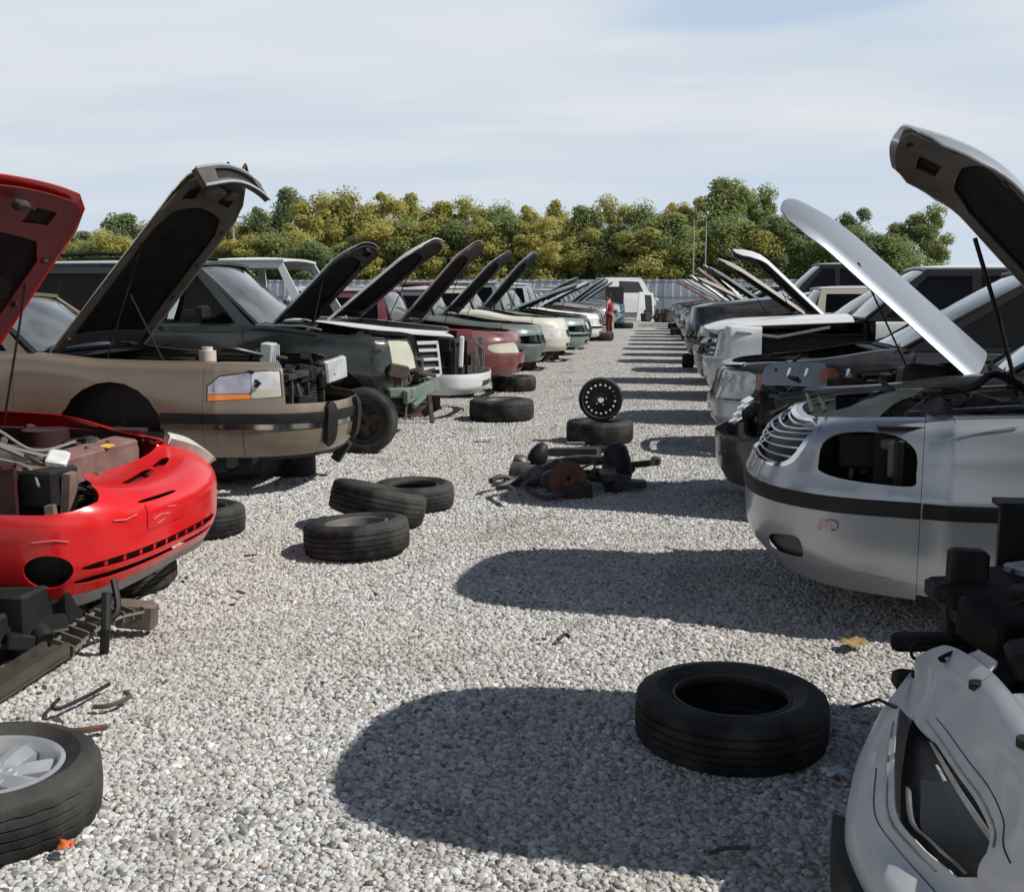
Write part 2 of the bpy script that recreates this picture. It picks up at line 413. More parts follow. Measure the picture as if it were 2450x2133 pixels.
# ------------------------------------------------------------------ ground and gravel
def gravel_mat(name, per_stone):
    m = bpy.data.materials.new(name); m.use_nodes = True
    nt = m.node_tree; N = nt.nodes; K = nt.links; b = N['Principled BSDF']; b.inputs['Roughness'].default_value = .85; b.inputs['Specular IOR Level'].default_value = .3
    tc = N.new('ShaderNodeTexCoord'); cr = N.new('ShaderNodeValToRGB'); e = cr.color_ramp.elements
    cols = [(0, (.11, .105, .10)), (.06, (.23, .225, .215)), (.22, (.37, .365, .35)), (.42, (.51, .505, .485)), (.62, (.44, .43, .405)), (.80, (.66, .655, .635)), (.92, (.48, .445, .39)), (.975, (.40, .31, .24)), (.99, (.76, .75, .73))]
    e[0].position, e[0].color = cols[0][0], (*cols[0][1], 1); e[1].position, e[1].color = cols[1][0], (*cols[1][1], 1)
    for pos, c in cols[2:]: q = e.new(pos); q.color = (*c, 1)
    cr.color_ramp.interpolation = 'LINEAR'
    big = N.new('ShaderNodeTexNoise'); big.inputs['Scale'].default_value = .55; big.inputs['Detail'].default_value = 5
    geo = N.new('ShaderNodeNewGeometry'); K.new(geo.outputs['Position'], big.inputs[0])
    dr = N.new('ShaderNodeMapRange'); dr.inputs[1].default_value = .42; dr.inputs[2].default_value = .72; dr.inputs[3].default_value = 0; dr.inputs[4].default_value = .5
    K.new(big.outputs[0], dr.inputs[0])
    mx = N.new('ShaderNodeMix'); mx.data_type = 'RGBA'; mx.inputs[7].default_value = (.37, .33, .26, 1); K.new(dr.outputs[0], mx.inputs[0])
    if per_stone:
        oi = N.new('ShaderNodeObjectInfo'); K.new(oi.outputs['Random'], cr.inputs[0])
        n = N.new('ShaderNodeTexNoise'); n.inputs['Scale'].default_value = 60; K.new(tc.outputs['Object'], n.inputs[0])
        bm = N.new('ShaderNodeBump'); bm.inputs['Strength'].default_value = .35; bm.inputs['Distance'].default_value = .003; K.new(n.outputs[0], bm.inputs['Height']); K.new(bm.outputs[0], b.inputs['Normal'])
        K.new(cr.outputs[0], mx.inputs[6])
    else:
        v = N.new('ShaderNodeTexVoronoi'); v.inputs['Scale'].default_value = 44; K.new(geo.outputs['Position'], v.inputs['Vector'])
        s = N.new('ShaderNodeSeparateColor'); K.new(v.outputs['Color'], s.inputs[0]); K.new(s.outputs[0], cr.inputs[0])
        bm = N.new('ShaderNodeBump'); bm.invert = True; bm.inputs['Strength'].default_value = .9; bm.inputs['Distance'].default_value = .03
        K.new(v.outputs['Distance'], bm.inputs['Height']); K.new(bm.outputs[0], b.inputs['Normal'])
        K.new(cr.outputs[0], mx.inputs[6])
    st = N.new('ShaderNodeTexNoise'); st.inputs['Scale'].default_value = 1.3; st.inputs['Detail'].default_value = 7; st.inputs['Distortion'].default_value = .8; K.new(geo.outputs['Position'], st.inputs[0])
    sr = N.new('ShaderNodeMapRange'); sr.inputs[1].default_value = .56; sr.inputs[2].default_value = .78; sr.inputs[3].default_value = 0; sr.inputs[4].default_value = .7; K.new(st.outputs[0], sr.inputs[0])
    m2 = N.new('ShaderNodeMix'); m2.data_type = 'RGBA'; K.new(sr.outputs[0], m2.inputs[0]); K.new(mx.outputs[2], m2.inputs[6]); m2.inputs[7].default_value = (.16, .135, .105, 1)     # oily, muddy patches
    K.new(m2.outputs[2], b.inputs['Base Color'])
    return m
g = MB(); g.add([(-400, -60, 0), (400, -60, 0), (400, 900, 0), (-400, 900, 0)], [(0, 1, 2, 3)])
tag(g.build('ground', gravel_mat('gravel_ground', False), smooth=0), kind='structure')

def build_gravel():
    rng = random.Random(5); sm = gravel_mat('gravel_stone', True); sc = bpy.data.collections.new('stone_kinds')
    for k in range(7):
        bm = bmesh.new(); bmesh.ops.create_icosphere(bm, subdivisions=2, radius=.5)
        ax = Vector((1, rng.uniform(.65, .95), rng.uniform(.45, .75)))
        pl = [(Vector((rng.gauss(0, 1), rng.gauss(0, 1), rng.gauss(0, 1))).normalized(), rng.uniform(.30, .44)) for _ in range(9)]
        for v in bm.verts:
            for n, d in pl:                       # knock flat facets into the pebble
                e = v.co.dot(n) - d
                if e > 0: v.co -= n * e
            v.co = Vector((v.co.x * ax.x, v.co.y * ax.y, v.co.z * ax.z)) * 1.15
        me = bpy.data.meshes.new('stone'); bm.to_mesh(me); bm.free(); me.materials.append(sm)
        me.polygons.foreach_set('use_smooth', [True] * len(me.polygons)); me.set_sharp_from_angle(angle=R(28))
        sc.objects.link(bpy.data.objects.new('stone', me))
    b = MB(); nx, ny = 16, 44
    # a sheet over the lane, cut in strips so the stones thin out with distance
    b.add([(-6.5 + 11 * i / nx, 1.2 + 26 * j / ny, .004) for j in range(ny + 1) for i in range(nx + 1)], [(j * (nx + 1) + i, j * (nx + 1) + i + 1, (j + 1) * (nx + 1) + i + 1, (j + 1) * (nx + 1) + i) for j in range(ny) for i in range(nx)])
    o = b.build('gravel', None, smooth=0); o.data.materials.append(bpy.data.materials['gravel_ground']); tag(o, kind='stuff')
    at = o.data.attributes.new('dens', 'FLOAT', 'POINT')
    for i, v in enumerate(o.data.vertices): at.data[i].value = (1 if v.co.y < 5.5 else max(.16, 1 - (v.co.y - 5.5) / 9)) * (1 if -4.0 < v.co.x < 1.8 else .35)
    ng = bpy.data.node_groups.new('scatter_gravel', 'GeometryNodeTree')
    ng.interface.new_socket('Geometry', in_out='INPUT', socket_type='NodeSocketGeometry'); ng.interface.new_socket('Geometry', in_out='OUTPUT', socket_type='NodeSocketGeometry')
    N = ng.nodes; K = ng.links; gi = N.new('NodeGroupInput'); go = N.new('NodeGroupOutput')
    d = N.new('GeometryNodeDistributePointsOnFaces'); d.inputs['Density'].default_value = 1500; d.inputs['Seed'].default_value = 3
    na = N.new('GeometryNodeInputNamedAttribute'); na.data_type = 'FLOAT'; na.inputs['Name'].default_value = 'dens'
    ml = N.new('ShaderNodeMath'); ml.operation = 'MULTIPLY'; ml.inputs[1].default_value = GRAVEL_DENS; K.new(na.outputs['Attribute'], ml.inputs[0]); K.new(ml.outputs[0], d.inputs['Density'])
    ci = N.new('GeometryNodeCollectionInfo'); ci.inputs['Collection'].default_value = sc; ci.inputs['Separate Children'].default_value = True; ci.inputs['Reset Children'].default_value = True
    ip = N.new('GeometryNodeInstanceOnPoints'); ip.inputs['Pick Instance'].default_value = True
    rr = N.new('FunctionNodeRandomValue'); rr.data_type = 'FLOAT_VECTOR'; rr.inputs[0].default_value = (-.5, -.5, 0); rr.inputs[1].default_value = (.5, .5, 6.28)
    rs = N.new('FunctionNodeRandomValue'); rs.data_type = 'FLOAT'; rs.inputs[2].default_value = .011; rs.inputs[3].default_value = .031; rs.inputs['Seed'].default_value = 9
    pw = N.new('FunctionNodeRandomValue'); pw.data_type = 'FLOAT'; pw.inputs[2].default_value = .7; pw.inputs[3].default_value = 1.25; pw.inputs['Seed'].default_value = 19
    mm = N.new('ShaderNodeMath'); mm.operation = 'MULTIPLY'; K.new(rs.outputs[1], mm.inputs[0]); K.new(pw.outputs[1], mm.inputs[1])
    jn = N.new('GeometryNodeJoinGeometry')
    K.new(gi.outputs[0], d.inputs[0]); K.new(d.outputs[0], ip.inputs['Points']); K.new(ci.outputs[0], ip.inputs['Instance'])
    K.new(rr.outputs[0], ip.inputs['Rotation']); K.new(mm.outputs[0], ip.inputs['Scale'])
    K.new(ip.outputs[0], jn.inputs[0]); K.new(gi.outputs[0], jn.inputs[0]); K.new(jn.outputs[0], go.inputs[0])
    md = o.modifiers.new('scatter', 'NODES'); md.node_group = ng
GRAVEL_DENS = 5000
_G = mat('gravel_fines', (.17, .155, .135), .95, noise=(3, .7, (.11, .10, .085)), bump=(60, .8))
build_gravel()

# ------------------------------------------------------------------ fence, poles, trees
FENCEM = mat('fence_paint', (.46, .50, .56), .6, noise=(1.5, .6, (.38, .42, .48)))
def fence():
    root = thing('metal_fence', 'long blue grey corrugated metal fence closing off the far end of the lane', 'fence', (0, 68, 0))
    b = MB(); n = 420; x0, x1 = -75., 30.
    vs = []
    for i in range(n + 1):
        x = x0 + (x1 - x0) * i / n; y = .03 * (1 if (i // 1) % 2 else -1)
        vs += [(x, y, .05), (x, y, 2.35)]
    b.add(vs, [(2 * i, 2 * i + 2, 2 * i + 3, 2 * i + 1) for i in range(n)]); b.build('fence_panel', FENCEM, root, smooth=0, fix=False)
    for z in (.35, 1.25, 2.2): r = MB(); r.box(((x0 + x1) / 2, -.10, z), (x1 - x0, .06, .10)); r.build('rail', mat('fence_rail', (.20, .24, .30), .6), root)
    for k in range(36): r = MB(); r.box((x0 + 3 * k, -.18, 1.2), (.1, .1, 2.4)); r.build('post', mat('fence_rail', (.2, .24, .3), .6), root)
fence()
def pole(x, y, h, label, r=.06, arm=False):
    root = thing('light_pole', label, 'pole', (x, y, 0), group='light poles beyond the fence')
    b = MB(); b.lathe([(r * 1.3, 0), (r * 1.2, 1), (r, h * .6), (r * .7, h)], 10); b.build('shaft', mat('pole_paint', (.33, .39, .35), .5, .1), root)
    if not arm: return
    c = MB(); c.tube([(0, 0, h), (.15, 0, h + .12), (.5, 0, h + .15)], .03, 6); c.box((.62, 0, h + .14), (.4, .18, .1), ch=.03); c.build('lamp_head', mat('pole_paint', (.33, .39, .35), .5, .1), root)
pole(1.95, 76, 6.3, 'thin pale pole left of the pair before the trees', .045)
pole(2.75, 76, 6.3, 'thin pale pole right of the pair before the trees', .045)
pole(-33.3, 83, 7.2, 'thin whitish pole in the trees behind the tan sedan hood', .10, True)

LEAFC = {'green': (.29, .35, .14), 'dark': (.21, .275, .125), 'olive': (.42, .42, .14), 'yellow': (.49, .465, .15), 'rust': (.52, .42, .14)}
def leaf_mat(k):
    c = LEAFC[k]; m = bpy.data.materials.new('leaves_' + k); m.use_nodes = True; nt = m.node_tree; N = nt.nodes; K = nt.links; b = N['Principled BSDF']
    b.inputs['Roughness'].default_value = .6; b.inputs['Specular IOR Level'].default_value = .25
    at = N.new('ShaderNodeAttribute'); at.attribute_name = 'tone'
    cr = N.new('ShaderNodeValToRGB'); e = cr.color_ramp.elements
    e[0].color = (c[0] * .72, c[1] * .76, c[2] * .85, 1); e[1].color = (c[0] * 1.3 + .015, c[1] * 1.2 + .01, c[2] * 1.1, 1); K.new(at.outputs['Fac'], cr.inputs[0])
    K.new(cr.outputs[0], b.inputs['Base Color'])
    tr = N.new('ShaderNodeBsdfTranslucent'); K.new(cr.outputs[0], tr.inputs[0]); mx = N.new('ShaderNodeMixShader'); mx.inputs[0].default_value = .55
    out = [n for n in N if n.type == 'OUTPUT_MATERIAL'][0]; K.new(b.outputs[0], mx.inputs[1]); K.new(tr.outputs[0], mx.inputs[2]); K.new(mx.outputs[0], out.inputs[0])
    return m
LEAF = {k: leaf_mat(k) for k in LEAFC}
BARK = mat('bark', (.09, .075, .06), .9, noise=(6, .7, (.05, .042, .035)))
def crown_mesh(seed, H=10., Rr=3.0, n=5200):
    rng = random.Random(seed); import array
    cl = []
    for i in range(44):
        a = rng.uniform(0, 6.283); t = i / 43
        zz = H * (.16 + .74 * t); prof = math.sin(min(1, (.16 + .84 * (1 - t)) ** .8) * 1.6) * (1 if t > .15 else .75)
        rad = Rr * prof * rng.uniform(.25, .85)
        cl.append((Vector((math.cos(a) * rad, math.sin(a) * rad, zz + rng.uniform(-.4, .4))), Rr * rng.uniform(.13, .42), rng.uniform(-.20, .20)))
    V, F, T = [], [], []
    for i in range(n):
        c, r, tb = rng.choice(cl)
        d = Vector((rng.gauss(0, 1), rng.gauss(0, 1), rng.gauss(0, 1))).normalized()
        p = c + d * r * (rng.random() ** .45) * Vector((1, 1, .8)).length / 1.62
        s = rng.uniform(.06, .15); nrm = (d + Vector((rng.uniform(-.8, .8), rng.uniform(-.8, .8), rng.uniform(-.3, 1.0)))).normalized()
        a = nrm.orthogonal().normalized(); b = nrm.cross(a); an = rng.uniform(0, 6.28); a, b = a * math.cos(an) + b * math.sin(an), b * math.cos(an) - a * math.sin(an)
        k = len(V); V += [tuple(p - a * s), tuple(p + b * s * .62), tuple(p + a * s), tuple(p - b * s * .62)]; F.append((k, k + 1, k + 2, k + 3))
        T += [min(1, max(0, .45 + tb + rng.gauss(0, .2)))] * 4
    me = bpy.data.meshes.new('crown'); me.from_pydata(V, [], F)
    at = me.attributes.new('tone', 'FLOAT', 'POINT'); at.data.foreach_set('value', T)
    tk = MB(); tk.lathe([(.24, 0), (.19, .8), (.16, H * .35), (.07, H * .75), (.02, H * .9)], 9)
    for c, r, tb in cl[::2]:
        z0 = max(1.2, c.z - rng.uniform(.8, 2.2)); tk.tube([(0, 0, z0), (c.x * .5, c.y * .5, (z0 + c.z) / 2 + .1), tuple(c)], [.07, .05, .03], 5)
    tm = bpy.data.meshes.new('trunk'); tm.from_pydata([tuple(v) for v in tk.v], [], tk.f); tm.materials.append(BARK)
    me.materials.append(LEAF['green'])
    return me, tm
CROWNS = [crown_mesh(s, n=nn) for s, nn in ((1, 15000), (2, 17000), (3, 16000), (4, 15000), (5, 17000))]
def tree(x, y, h, wide, kind, var, label, rz, group='trees beyond the far fence'):
    t = thing('tree', label, 'tree', (x, y, 0), rz, group); me, tm = CROWNS[var]
    c = bpy.data.objects.new('crown', me); COL.objects.link(c); c.parent = t; c.scale = (wide / 6, wide / 6, h / 10)
    c.material_slots[0].link = 'OBJECT'; c.material_slots[0].material = LEAF[kind]
    k = bpy.data.objects.new('trunk', tm); COL.objects.link(k); k.parent = t; k.scale = (wide / 6, wide / 6, h / 10)
CAMF = 2200.
def bx(px, Y):                                   # lane-relative bearing of the tree line, surveyed from the photograph
    return Y * (px - 1334) / 2200 * (1 + (px - 1334) * 2.6e-5)
TREES = [  # bearing, depth, height, width, kind
 (60, 92, 7.0, 6.0, 'dark'), (175, 90, 8.7, 5.6, 'dark'), (262, 92, 7.7, 5.6, 'olive'), (330, 94, 7.6, 5.8, 'green'), (415, 93, 8.4, 5.8, 'olive'), (480, 95, 9.2, 5.0, 'dark'),
 (552, 93, 11.0, 5.6, 'dark'), (610, 88, 9.6, 6.6, 'yellow'), (690, 90, 10.2, 6.4, 'olive'), (762, 89, 10.0, 5.8, 'yellow'), (822, 91, 9.8, 5.6, 'olive'), (880, 90, 9.4, 5.6, 'yellow'),
 (940, 90, 9.2, 5.6, 'olive'), (1000, 91, 9.0, 5.4, 'green'), (1058, 88, 8.7, 5.2, 'yellow'), (1122, 92, 9.2, 4.6, 'olive'), (1178, 90, 8.9, 5.2, 'green'), (1236, 91, 9.3, 5.4, 'olive'),
 (1292, 88, 8.7, 5.0, 'green'), (1345, 92, 9.1, 5.2, 'rust'), (1392, 91, 9.2, 4.8, 'olive'), (1450, 86, 10.6, 6.4, 'green'), (1515, 90, 9.9, 5.4, 'green'), (1572, 92, 8.6, 5.0, 'dark'),
 (1630, 90, 7.0, 4.8, 'olive'), (1692, 92, 8.3, 4.6, 'dark'), (1770, 89, 7.2, 4.6, 'green'), (1822, 88, 8.2, 5.0, 'green')]
TWORD = {'dark': 'dark green', 'green': 'mid green', 'olive': 'olive green', 'yellow': 'yellowing autumn', 'rust': 'orange tinged'}
TPOS = ['at the far left end of the tree line', 'poking up between the red hood and the tan hood', 'low behind the edge of the tan hood', 'mostly behind the tan hood', 'behind the raised tan hood front', 'right behind the tip of the tan hood',
 'tallest just right of the tan hood', 'broad one above the white roofed cab', 'behind the lifted black SUV hood', 'just right of the black SUV hood', 'left of the white edged pickup hood', 'right above the white edged pickup hood',
 'above the maroon hood', 'above the two grey hoods', 'at the left side of the dip in the tree line', 'at the right side of the dip in the tree line', 'third right of the dip', 'fourth right of the dip, above the white van',
 'just left of the paired poles', 'directly behind the paired poles', 'just right of the paired poles', 'tallest of the right half, above the white tilted hood', 'behind the right side of the tallest right hand tree', 'behind the tip of the silver hood',
 'low under the silver hood', 'showing above the long silver hood', 'left half of the last clump on the right', 'last one at the right end of the tree line']
rng0 = random.Random(11)
for i, (px, Y, h, wd, kind) in enumerate(TREES):
    tree(bx(px, Y), Y, h, wd * 1.12, kind, i % 5, f'{TWORD[kind]} tree {TPOS[i]}', rng0.uniform(0, 6.28))
for i in range(27):                              # a second, deeper row closes the gaps between the first
    px = 90 + i * 55 if i < 20 else 1130 + (i - 20) * 62; kind = ('olive', 'yellow', 'olive', 'green', 'yellow', 'olive')[i % 6] if px < 1150 else ('green', 'olive', 'green', 'dark')[i % 4]
    if px > 1560: continue
    hh = 8.2 + rng0.uniform(-.5, .5) - (1.0 if px < 480 else 0) - (.5 if 1000 < px < 1120 else 0)
    tree(bx(px, 98), 98 + rng0.uniform(-1, 1), hh, 6.6, kind, (i * 2 + 1) % 5, 'tree deeper in the wood, closing the gaps behind the front trees', rng0.uniform(0, 6.28), 'trees of the second row in the wood')
sh = [('olive', 0), ('green', 1), ('yellow', 2), ('green', 3), ('olive', 4), ('dark', 1)]
for i in range(34):
    px = 40 + i * 52; kind, var = sh[i % 6]; Y = 80 + rng0.uniform(-2, 3)
    if px > 1560: kind = 'green' if i % 2 else 'dark'
    tree(bx(px, Y), Y, rng0.uniform(5.4, 7.6), rng0.uniform(5.8, 7.2), kind, var, 'low young tree in the undergrowth filling the foot of the tree line', rng0.uniform(0, 6.28), 'low trees at the foot of the tree line')

def woods():
    # unseen wood added round the other sides to darken reflections and ambient light
    rg = random.Random(8); V, F, T = [], [], []
    spots = [(x, rg.uniform(-46, -38)) for x in range(-75, 76, 5)] + [(-62 + rg.uniform(-3, 3), y) for y in range(-40, 75, 5)] + [(58 + rg.uniform(-3, 3), y) for y in range(-40, 75, 5)]
    for x, y in spots:
        H = rg.uniform(8, 12); Rr = rg.uniform(3, 4.2)
        for i in range(420):
            d = Vector((rg.gauss(0, 1), rg.gauss(0, 1), rg.gauss(0, 1))).normalized(); p = Vector((x, y, H * .52)) + Vector((d.x * Rr, d.y * Rr, d.z * H * .48)) * (rg.random() ** .35)
            a = d.orthogonal().normalized(); b = d.cross(a); s_ = rg.uniform(.3, .6); k = len(V)
            V += [tuple(p - a * s_), tuple(p + b * s_), tuple(p + a * s_), tuple(p - b * s_)]; F.append((k, k + 1, k + 2, k + 3)); T += [min(1, max(0, rg.gauss(.45, .22)))] * 4
    me = bpy.data.meshes.new('unseen_woods'); me.from_pydata(V, [], F); at = me.attributes.new('tone', 'FLOAT', 'POINT'); at.data.foreach_set('value', T)
    tag(link('unseen_woods', me, LEAF['dark']), kind='stuff')
woods()

# ------------------------------------------------------------------ salvage cars
STANDM = mat('dirty_stand_steel', (.035, .028, .024), .8, noise=(12, .8, (.08, .045, .03)))
def hood_part(root, hinge, L, w0, w1, ang, m, crown=.05, drop=.08, round_=.10, liner=LINER, under=None, lod=1, name='hood', yoff=0., lens=True, thick=.035, tw=0.):
    """a hood hinged at the cowl; s runs from the hinge to the front edge, t across"""
    h = bpy.data.objects.new(name, None); COL.objects.link(h); h.parent = root
    h.location = (hinge[0], yoff, hinge[1]); h.rotation_euler = (R(tw), -R(ang), 0)
    def S(s, t):                                   # s metres, t = -1..1
        q = s / L; w = w0 + (w1 - w0) * q
        x = s - round_ * abs(t) ** 3 * q ** 2
        z = crown * (1 - t * t) - drop * max(0, (q - .72) / .28) ** 2 - .035 * max(0, (abs(t) - .8) / .2) ** 2
        return Vector((x, t * w, z))
    n = 8
    edge = [(0, -1), (L * .5, -1), (L * .86, -1), (L * .96, -.94), (L, -.8), (L, 0), (L, .8), (L * .96, .94), (L * .86, 1), (L * .5, 1), (0, 1)]
    T = lambda s, t: S(s, t)
    st = (.07, .12, .2)[2 - lod]
    skin = panel('hood_skin', T, edge, m, h, step=st, vs=.8, th=.010)
    mu = under or m
    U = lambda s, t: S(s, t) - Vector((0, 0, thick * (1 - .6 * max(0, abs(t) - .85) / .15)))
    ins = [(.04, -.95), (L * .5, -.95), (L * .85, -.95), (L * .94, -.89), (L * .97, -.75), (L * .975, 0), (L * .97, .75), (L * .94, .89), (L * .85, .95), (L * .5, .95), (.04, .95)]
    hole = [(.16, -.74), (L * .70, -.78), (L * .78, -.62), (L * .80, 0), (L * .78, .62), (L * .70, .78), (.16, .74)]
    hs = [hole]
    if lod == 2:
        hs += [[(L * .85, -.62), (L * .84, -.30), (L * .91, -.30), (L * .91, -.62)], [(L * .84, .30), (L * .85, .62), (L * .91, .62), (L * .91, .30)]]
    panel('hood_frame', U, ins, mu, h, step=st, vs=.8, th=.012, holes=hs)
    V = lambda s, t: S(s, t) - Vector((0, 0, thick * .55))
    panel('hood_liner', V, [(.10, -.86), (L * .92, -.86), (L * .92, .86), (.10, .86)], liner, h, step=st, vs=.8, th=.008)
    if lod == 2:
        b = MB(); b.box((L * .93, 0, -thick - .03), (.05, .10, .05), ch=.008); b.cyl((L * .93, 0, -thick - .03), (L * .95, 0, -thick - .10), .008, 8); b.build('hood_latch', GRIME, h)
        for sg in (-1, 1): b = MB(); b.box((.08, sg * w0 * .86, -.05), (.16, .04, .03)); b.build('hinge', GRIME, h)
        for k in range(3): b = MB(); b.box((L * (.3 + .2 * k), w0 * .8, -thick - .008), (.03, .03, .012)); b.build('bump_stop', GRIME, h)
    return h

def clutter(rng, x0, x1, hw, z0, z1, n, b, c):
    """engine bay pieces: castings go into mesh b, hoses into mesh c"""
    for i in range(n):
        x = rng.uniform(x0, x1); y = rng.uniform(-hw, hw); z = rng.uniform(z0, z1); k = rng.random()
        if k < .35: b.box((x, y, z), (rng.uniform(.06, .22), rng.uniform(.06, .25), rng.uniform(.04, .16)), (rng.uniform(-.3, .3), rng.uniform(-.3, .3), rng.uniform(-.6, .6)), ch=.012)
        elif k < .6:
            d = Vector((rng.uniform(-1, 1), rng.uniform(-1, 1), rng.uniform(-.4, .8))).normalized() * rng.uniform(.05, .16)
            b.cyl(Vector((x, y, z)), Vector((x, y, z)) + d, rng.uniform(.025, .07), 12)
        else:
            p = Vector((x, y, z + .05)); P = [p]
            for j in range(3): p = p + Vector((rng.uniform(-.22, .22), rng.uniform(-.25, .25), rng.uniform(-.1, .09))); P.append(p)
            h_ = c
            if isinstance(c, list): h_ = MB(); c.append(h_)
            h_.tube(P, rng.choice((.006, .010, .016, .022)), 6, smooth=4)

DEF = dict(L=4.8, W=1.82, nd=1., zb=.30, zs=(.56, .63), zm=.76, zh=.90, zf=1.0, zc=1.08, rise=.25, bulge=.02,
           xc=-1.45, xw=-.95, wr=.36, wz=.40, roof=1.52, xrf=-2.15, xrr=-3.4, xrb=-4.0, yr=.58, belt=1.08,
           hood=48, hoodL=None, lod=1, head=(.34, .80), hz=(.70, .86), headL=True, headR=True, grille=True,
           strip=True, windscreen=True, sideglass=True, cabin=True, engine=14, seed=1, fL=True, fR=True, fascia=True, bumper=True,
           chrome=False, wheels=False, hoodw=.76, bumper_m=None, fascia_m=None, fl_m=None, fog=False, drop=.08, tw=0.)
def car(name, label, cat, x, y, hdg, m, group=None, hood_m=None, under=None, **kw):
    p = dict(DEF); p.update(kw); rng = random.Random(p['seed'])
    root = thing(name, label, cat, (x, y, 0), R(hdg), group)
    W2 = p['W'] / 2; L = p['L']; k = p['nd']; w = W2 / .91; lod = p['lod']
    half = p.get('half') or [(0, 0), (-.025 * k, .32 * w), (-.12 * k, .58 * w), (-.30 * k, .77 * w), (-.60 * k, .875 * w), (-1.05, W2), (-L * .5, W2 + .01), (-L + .8, W2 - .02), (-L + .2, W2 - .15), (-L, W2 - .5), (-L, 0)]
    zb, (s0, s1), zm, zh, zf, zc = p['zb'], p['zs'], p['zm'], p['zh'], p['zf'], p['zc']; b_ = p['bulge']
    fr = p.get('front') or [(.10, zb), (b_, zb + (s0 - zb) * .45), (0, s0), (0, s1), (.05, zm), (.11, zh), (.11 + p['rise'], zh + .05)]
    zbs = p.get('zbs', zb); mid = [(.06, zbs), (b_ * .6, zb + (s0 - zb) * .45), (0, s0 + .03), (0, s1 + .03), (.015, zm + .06), (.06, zf - .02), (.18, zf + .02)]
    cow = [(.05, zb), (.01, zb + (s0 - zb) * .45), (0, s0 + .05), (0, s1 + .05), (.015, zm + .10), (.05, zc - .04), (.18, zc)]
    rear = [(.06, zb), (.01, zb + (s0 - zb) * .45), (0, s0 + .05), (0, s1 + .05), (.02, zm + .10), (.06, zc - .04), (.2, zc)]
    tmp = Rib(half, [(0, fr), (1, mid)])
    uc, uw, ucw = tmp.ux(-.62), tmp.ux(p['xw'] - .1), tmp.ux(p['xc'])
    rib = Rib(half, [(0, fr), (uc, [(a[0] * .45 + c[0] * .55, a[1] * .45 + c[1] * .55) for a, c in zip(fr, mid)]), (uw, mid), (ucw, cow), (tmp.end, rear)])
    step = {2: .06, 1: .11, 0: .20}[lod]
    ub = p.get('ub') or rib.ux(-.70)                 # where the nose cover meets the fender
    ud = rib.ux(p['xc'] - .12)
    g = .003
    # nose cover (bumper below the strip, surround above it)
    if p['bumper']:
        holes = []
        if p['fog']:
            for sgn in (1, -1): holes.append(smooth_loop(rib.yz([(sgn * .48 * w, zb + .10), (sgn * .66 * w, zb + .10), (sgn * .66 * w, zb + .19), (sgn * .48 * w, zb + .19)]), 3))
        if lod: holes.append(rib.yz([(-.34, zb + .07), (.34, zb + .07), (.36, zb + .16), (-.36, zb + .16)]))
        panel('front_bumper', rib.S, [(-ub, 0), (ub, 0), (ub, 3), (-ub, 3)], p['bumper_m'] or m, root, step, holes=holes)
    hl = {}
    y0, y1 = p['head']; z0, z1 = p['hz']
    for sgn in (1, -1): hl[sgn] = smooth_loop(rib.yz([(sgn * y0, z0), (sgn * (y0 + y1) / 2, z0 + .005), (sgn * y1, z0 + .02), (sgn * (y1 + .03), z1 - .03), (sgn * (y0 + y1) / 2, z1), (sgn * y0, z1 - .02)]), 3)
    gz = (z0 + .0, z1 - .01); gr = rib.yz([(-y0 + .05, gz[0]), (y0 - .05, gz[0]), (y0 - .04, gz[1]), (-y0 + .04, gz[1])])
    if p['fascia']:
        panel('nose_panel', rib.S, [(-ub, 3), (ub, 3), (ub, 5.6), (-ub, 5.6)], p['fascia_m'] or m, root, step, holes=[hl[1], hl[-1], gr])
        if p['grille']:
            vs = [v for u, v in gr]; va, vb = vs[0], vs[2]; ug = gr[1][0]
            go = bpy.data.objects.new('grille', None); COL.objects.link(go); go.parent = root
            panel('grille_back', rib.S, gr, BLK, go, step, off=-.06)
            nb = 4 if lod else 2
            for i in range(nb):
                v = va + (vb - va) * (i + .5) / nb; d = (vb - va) / nb * .16
                panel('grille_bar', rib.S, [(-ug, v - d), (ug, v - d), (ug, v + d), (-ug, v + d)], CHROME if p['chrome'] else BLK, go, step, off=-.008, th=.02)
    for sgn, f in ((1, 'headL'), (-1, 'headR')):
        if p[f]:
            o = panel('headlight', rib.S, hl[sgn], p[f] if not isinstance(p[f], bool) else LENS, root, step * .6, off=-.004, th=.07)
    if p['strip']:
        panel('bumper_strip', rib.S, [(-ub, 2), (ub, 2), (ub, 3), (-ub, 3)], BLK, root, step, off=.008)
    # fenders, doors, tail
    xw, wr, wz = p['xw'] - .0, p['wr'], p['wz']
    def arch(sgn, xc):
        a0 = math.asin(max(-1, min(1, (zb - wz) / wr)))
        pts = [(xc + wr * math.cos(t), wz + wr * math.sin(t)) for t in [a0 + (math.pi - 2 * a0) * i / 14 for i in range(15)]]
        return rib.xz(pts, sgn)
    for sgn, f in ((1, 'fL'), (-1, 'fR')):
        A = arch(sgn, xw)
        if p[f]:
            poly = [(sgn * (ub + g), 0)] + [(u, v) if i not in (0, 14) else (u, 0) for i, (u, v) in enumerate(A)] + [(sgn * (ud - g), 0), (sgn * (ud - g), 6), (sgn * (ub + g), 6)]
            if sgn < 0: poly = poly[::-1]
            panel('fender', rib.S, poly, m, root, step)
            if p['strip'] and lod: panel('side_strip', rib.S, [(sgn * (rib.ux(xw - wr) + .03), 2), (sgn * (ud - .01), 2), (sgn * (ud - .01), 3), (sgn * (rib.ux(xw - wr) + .03), 3)][::sgn], BLK, root, step, off=.008)
        dl = 1.12
        xd = p['xc'] - .12
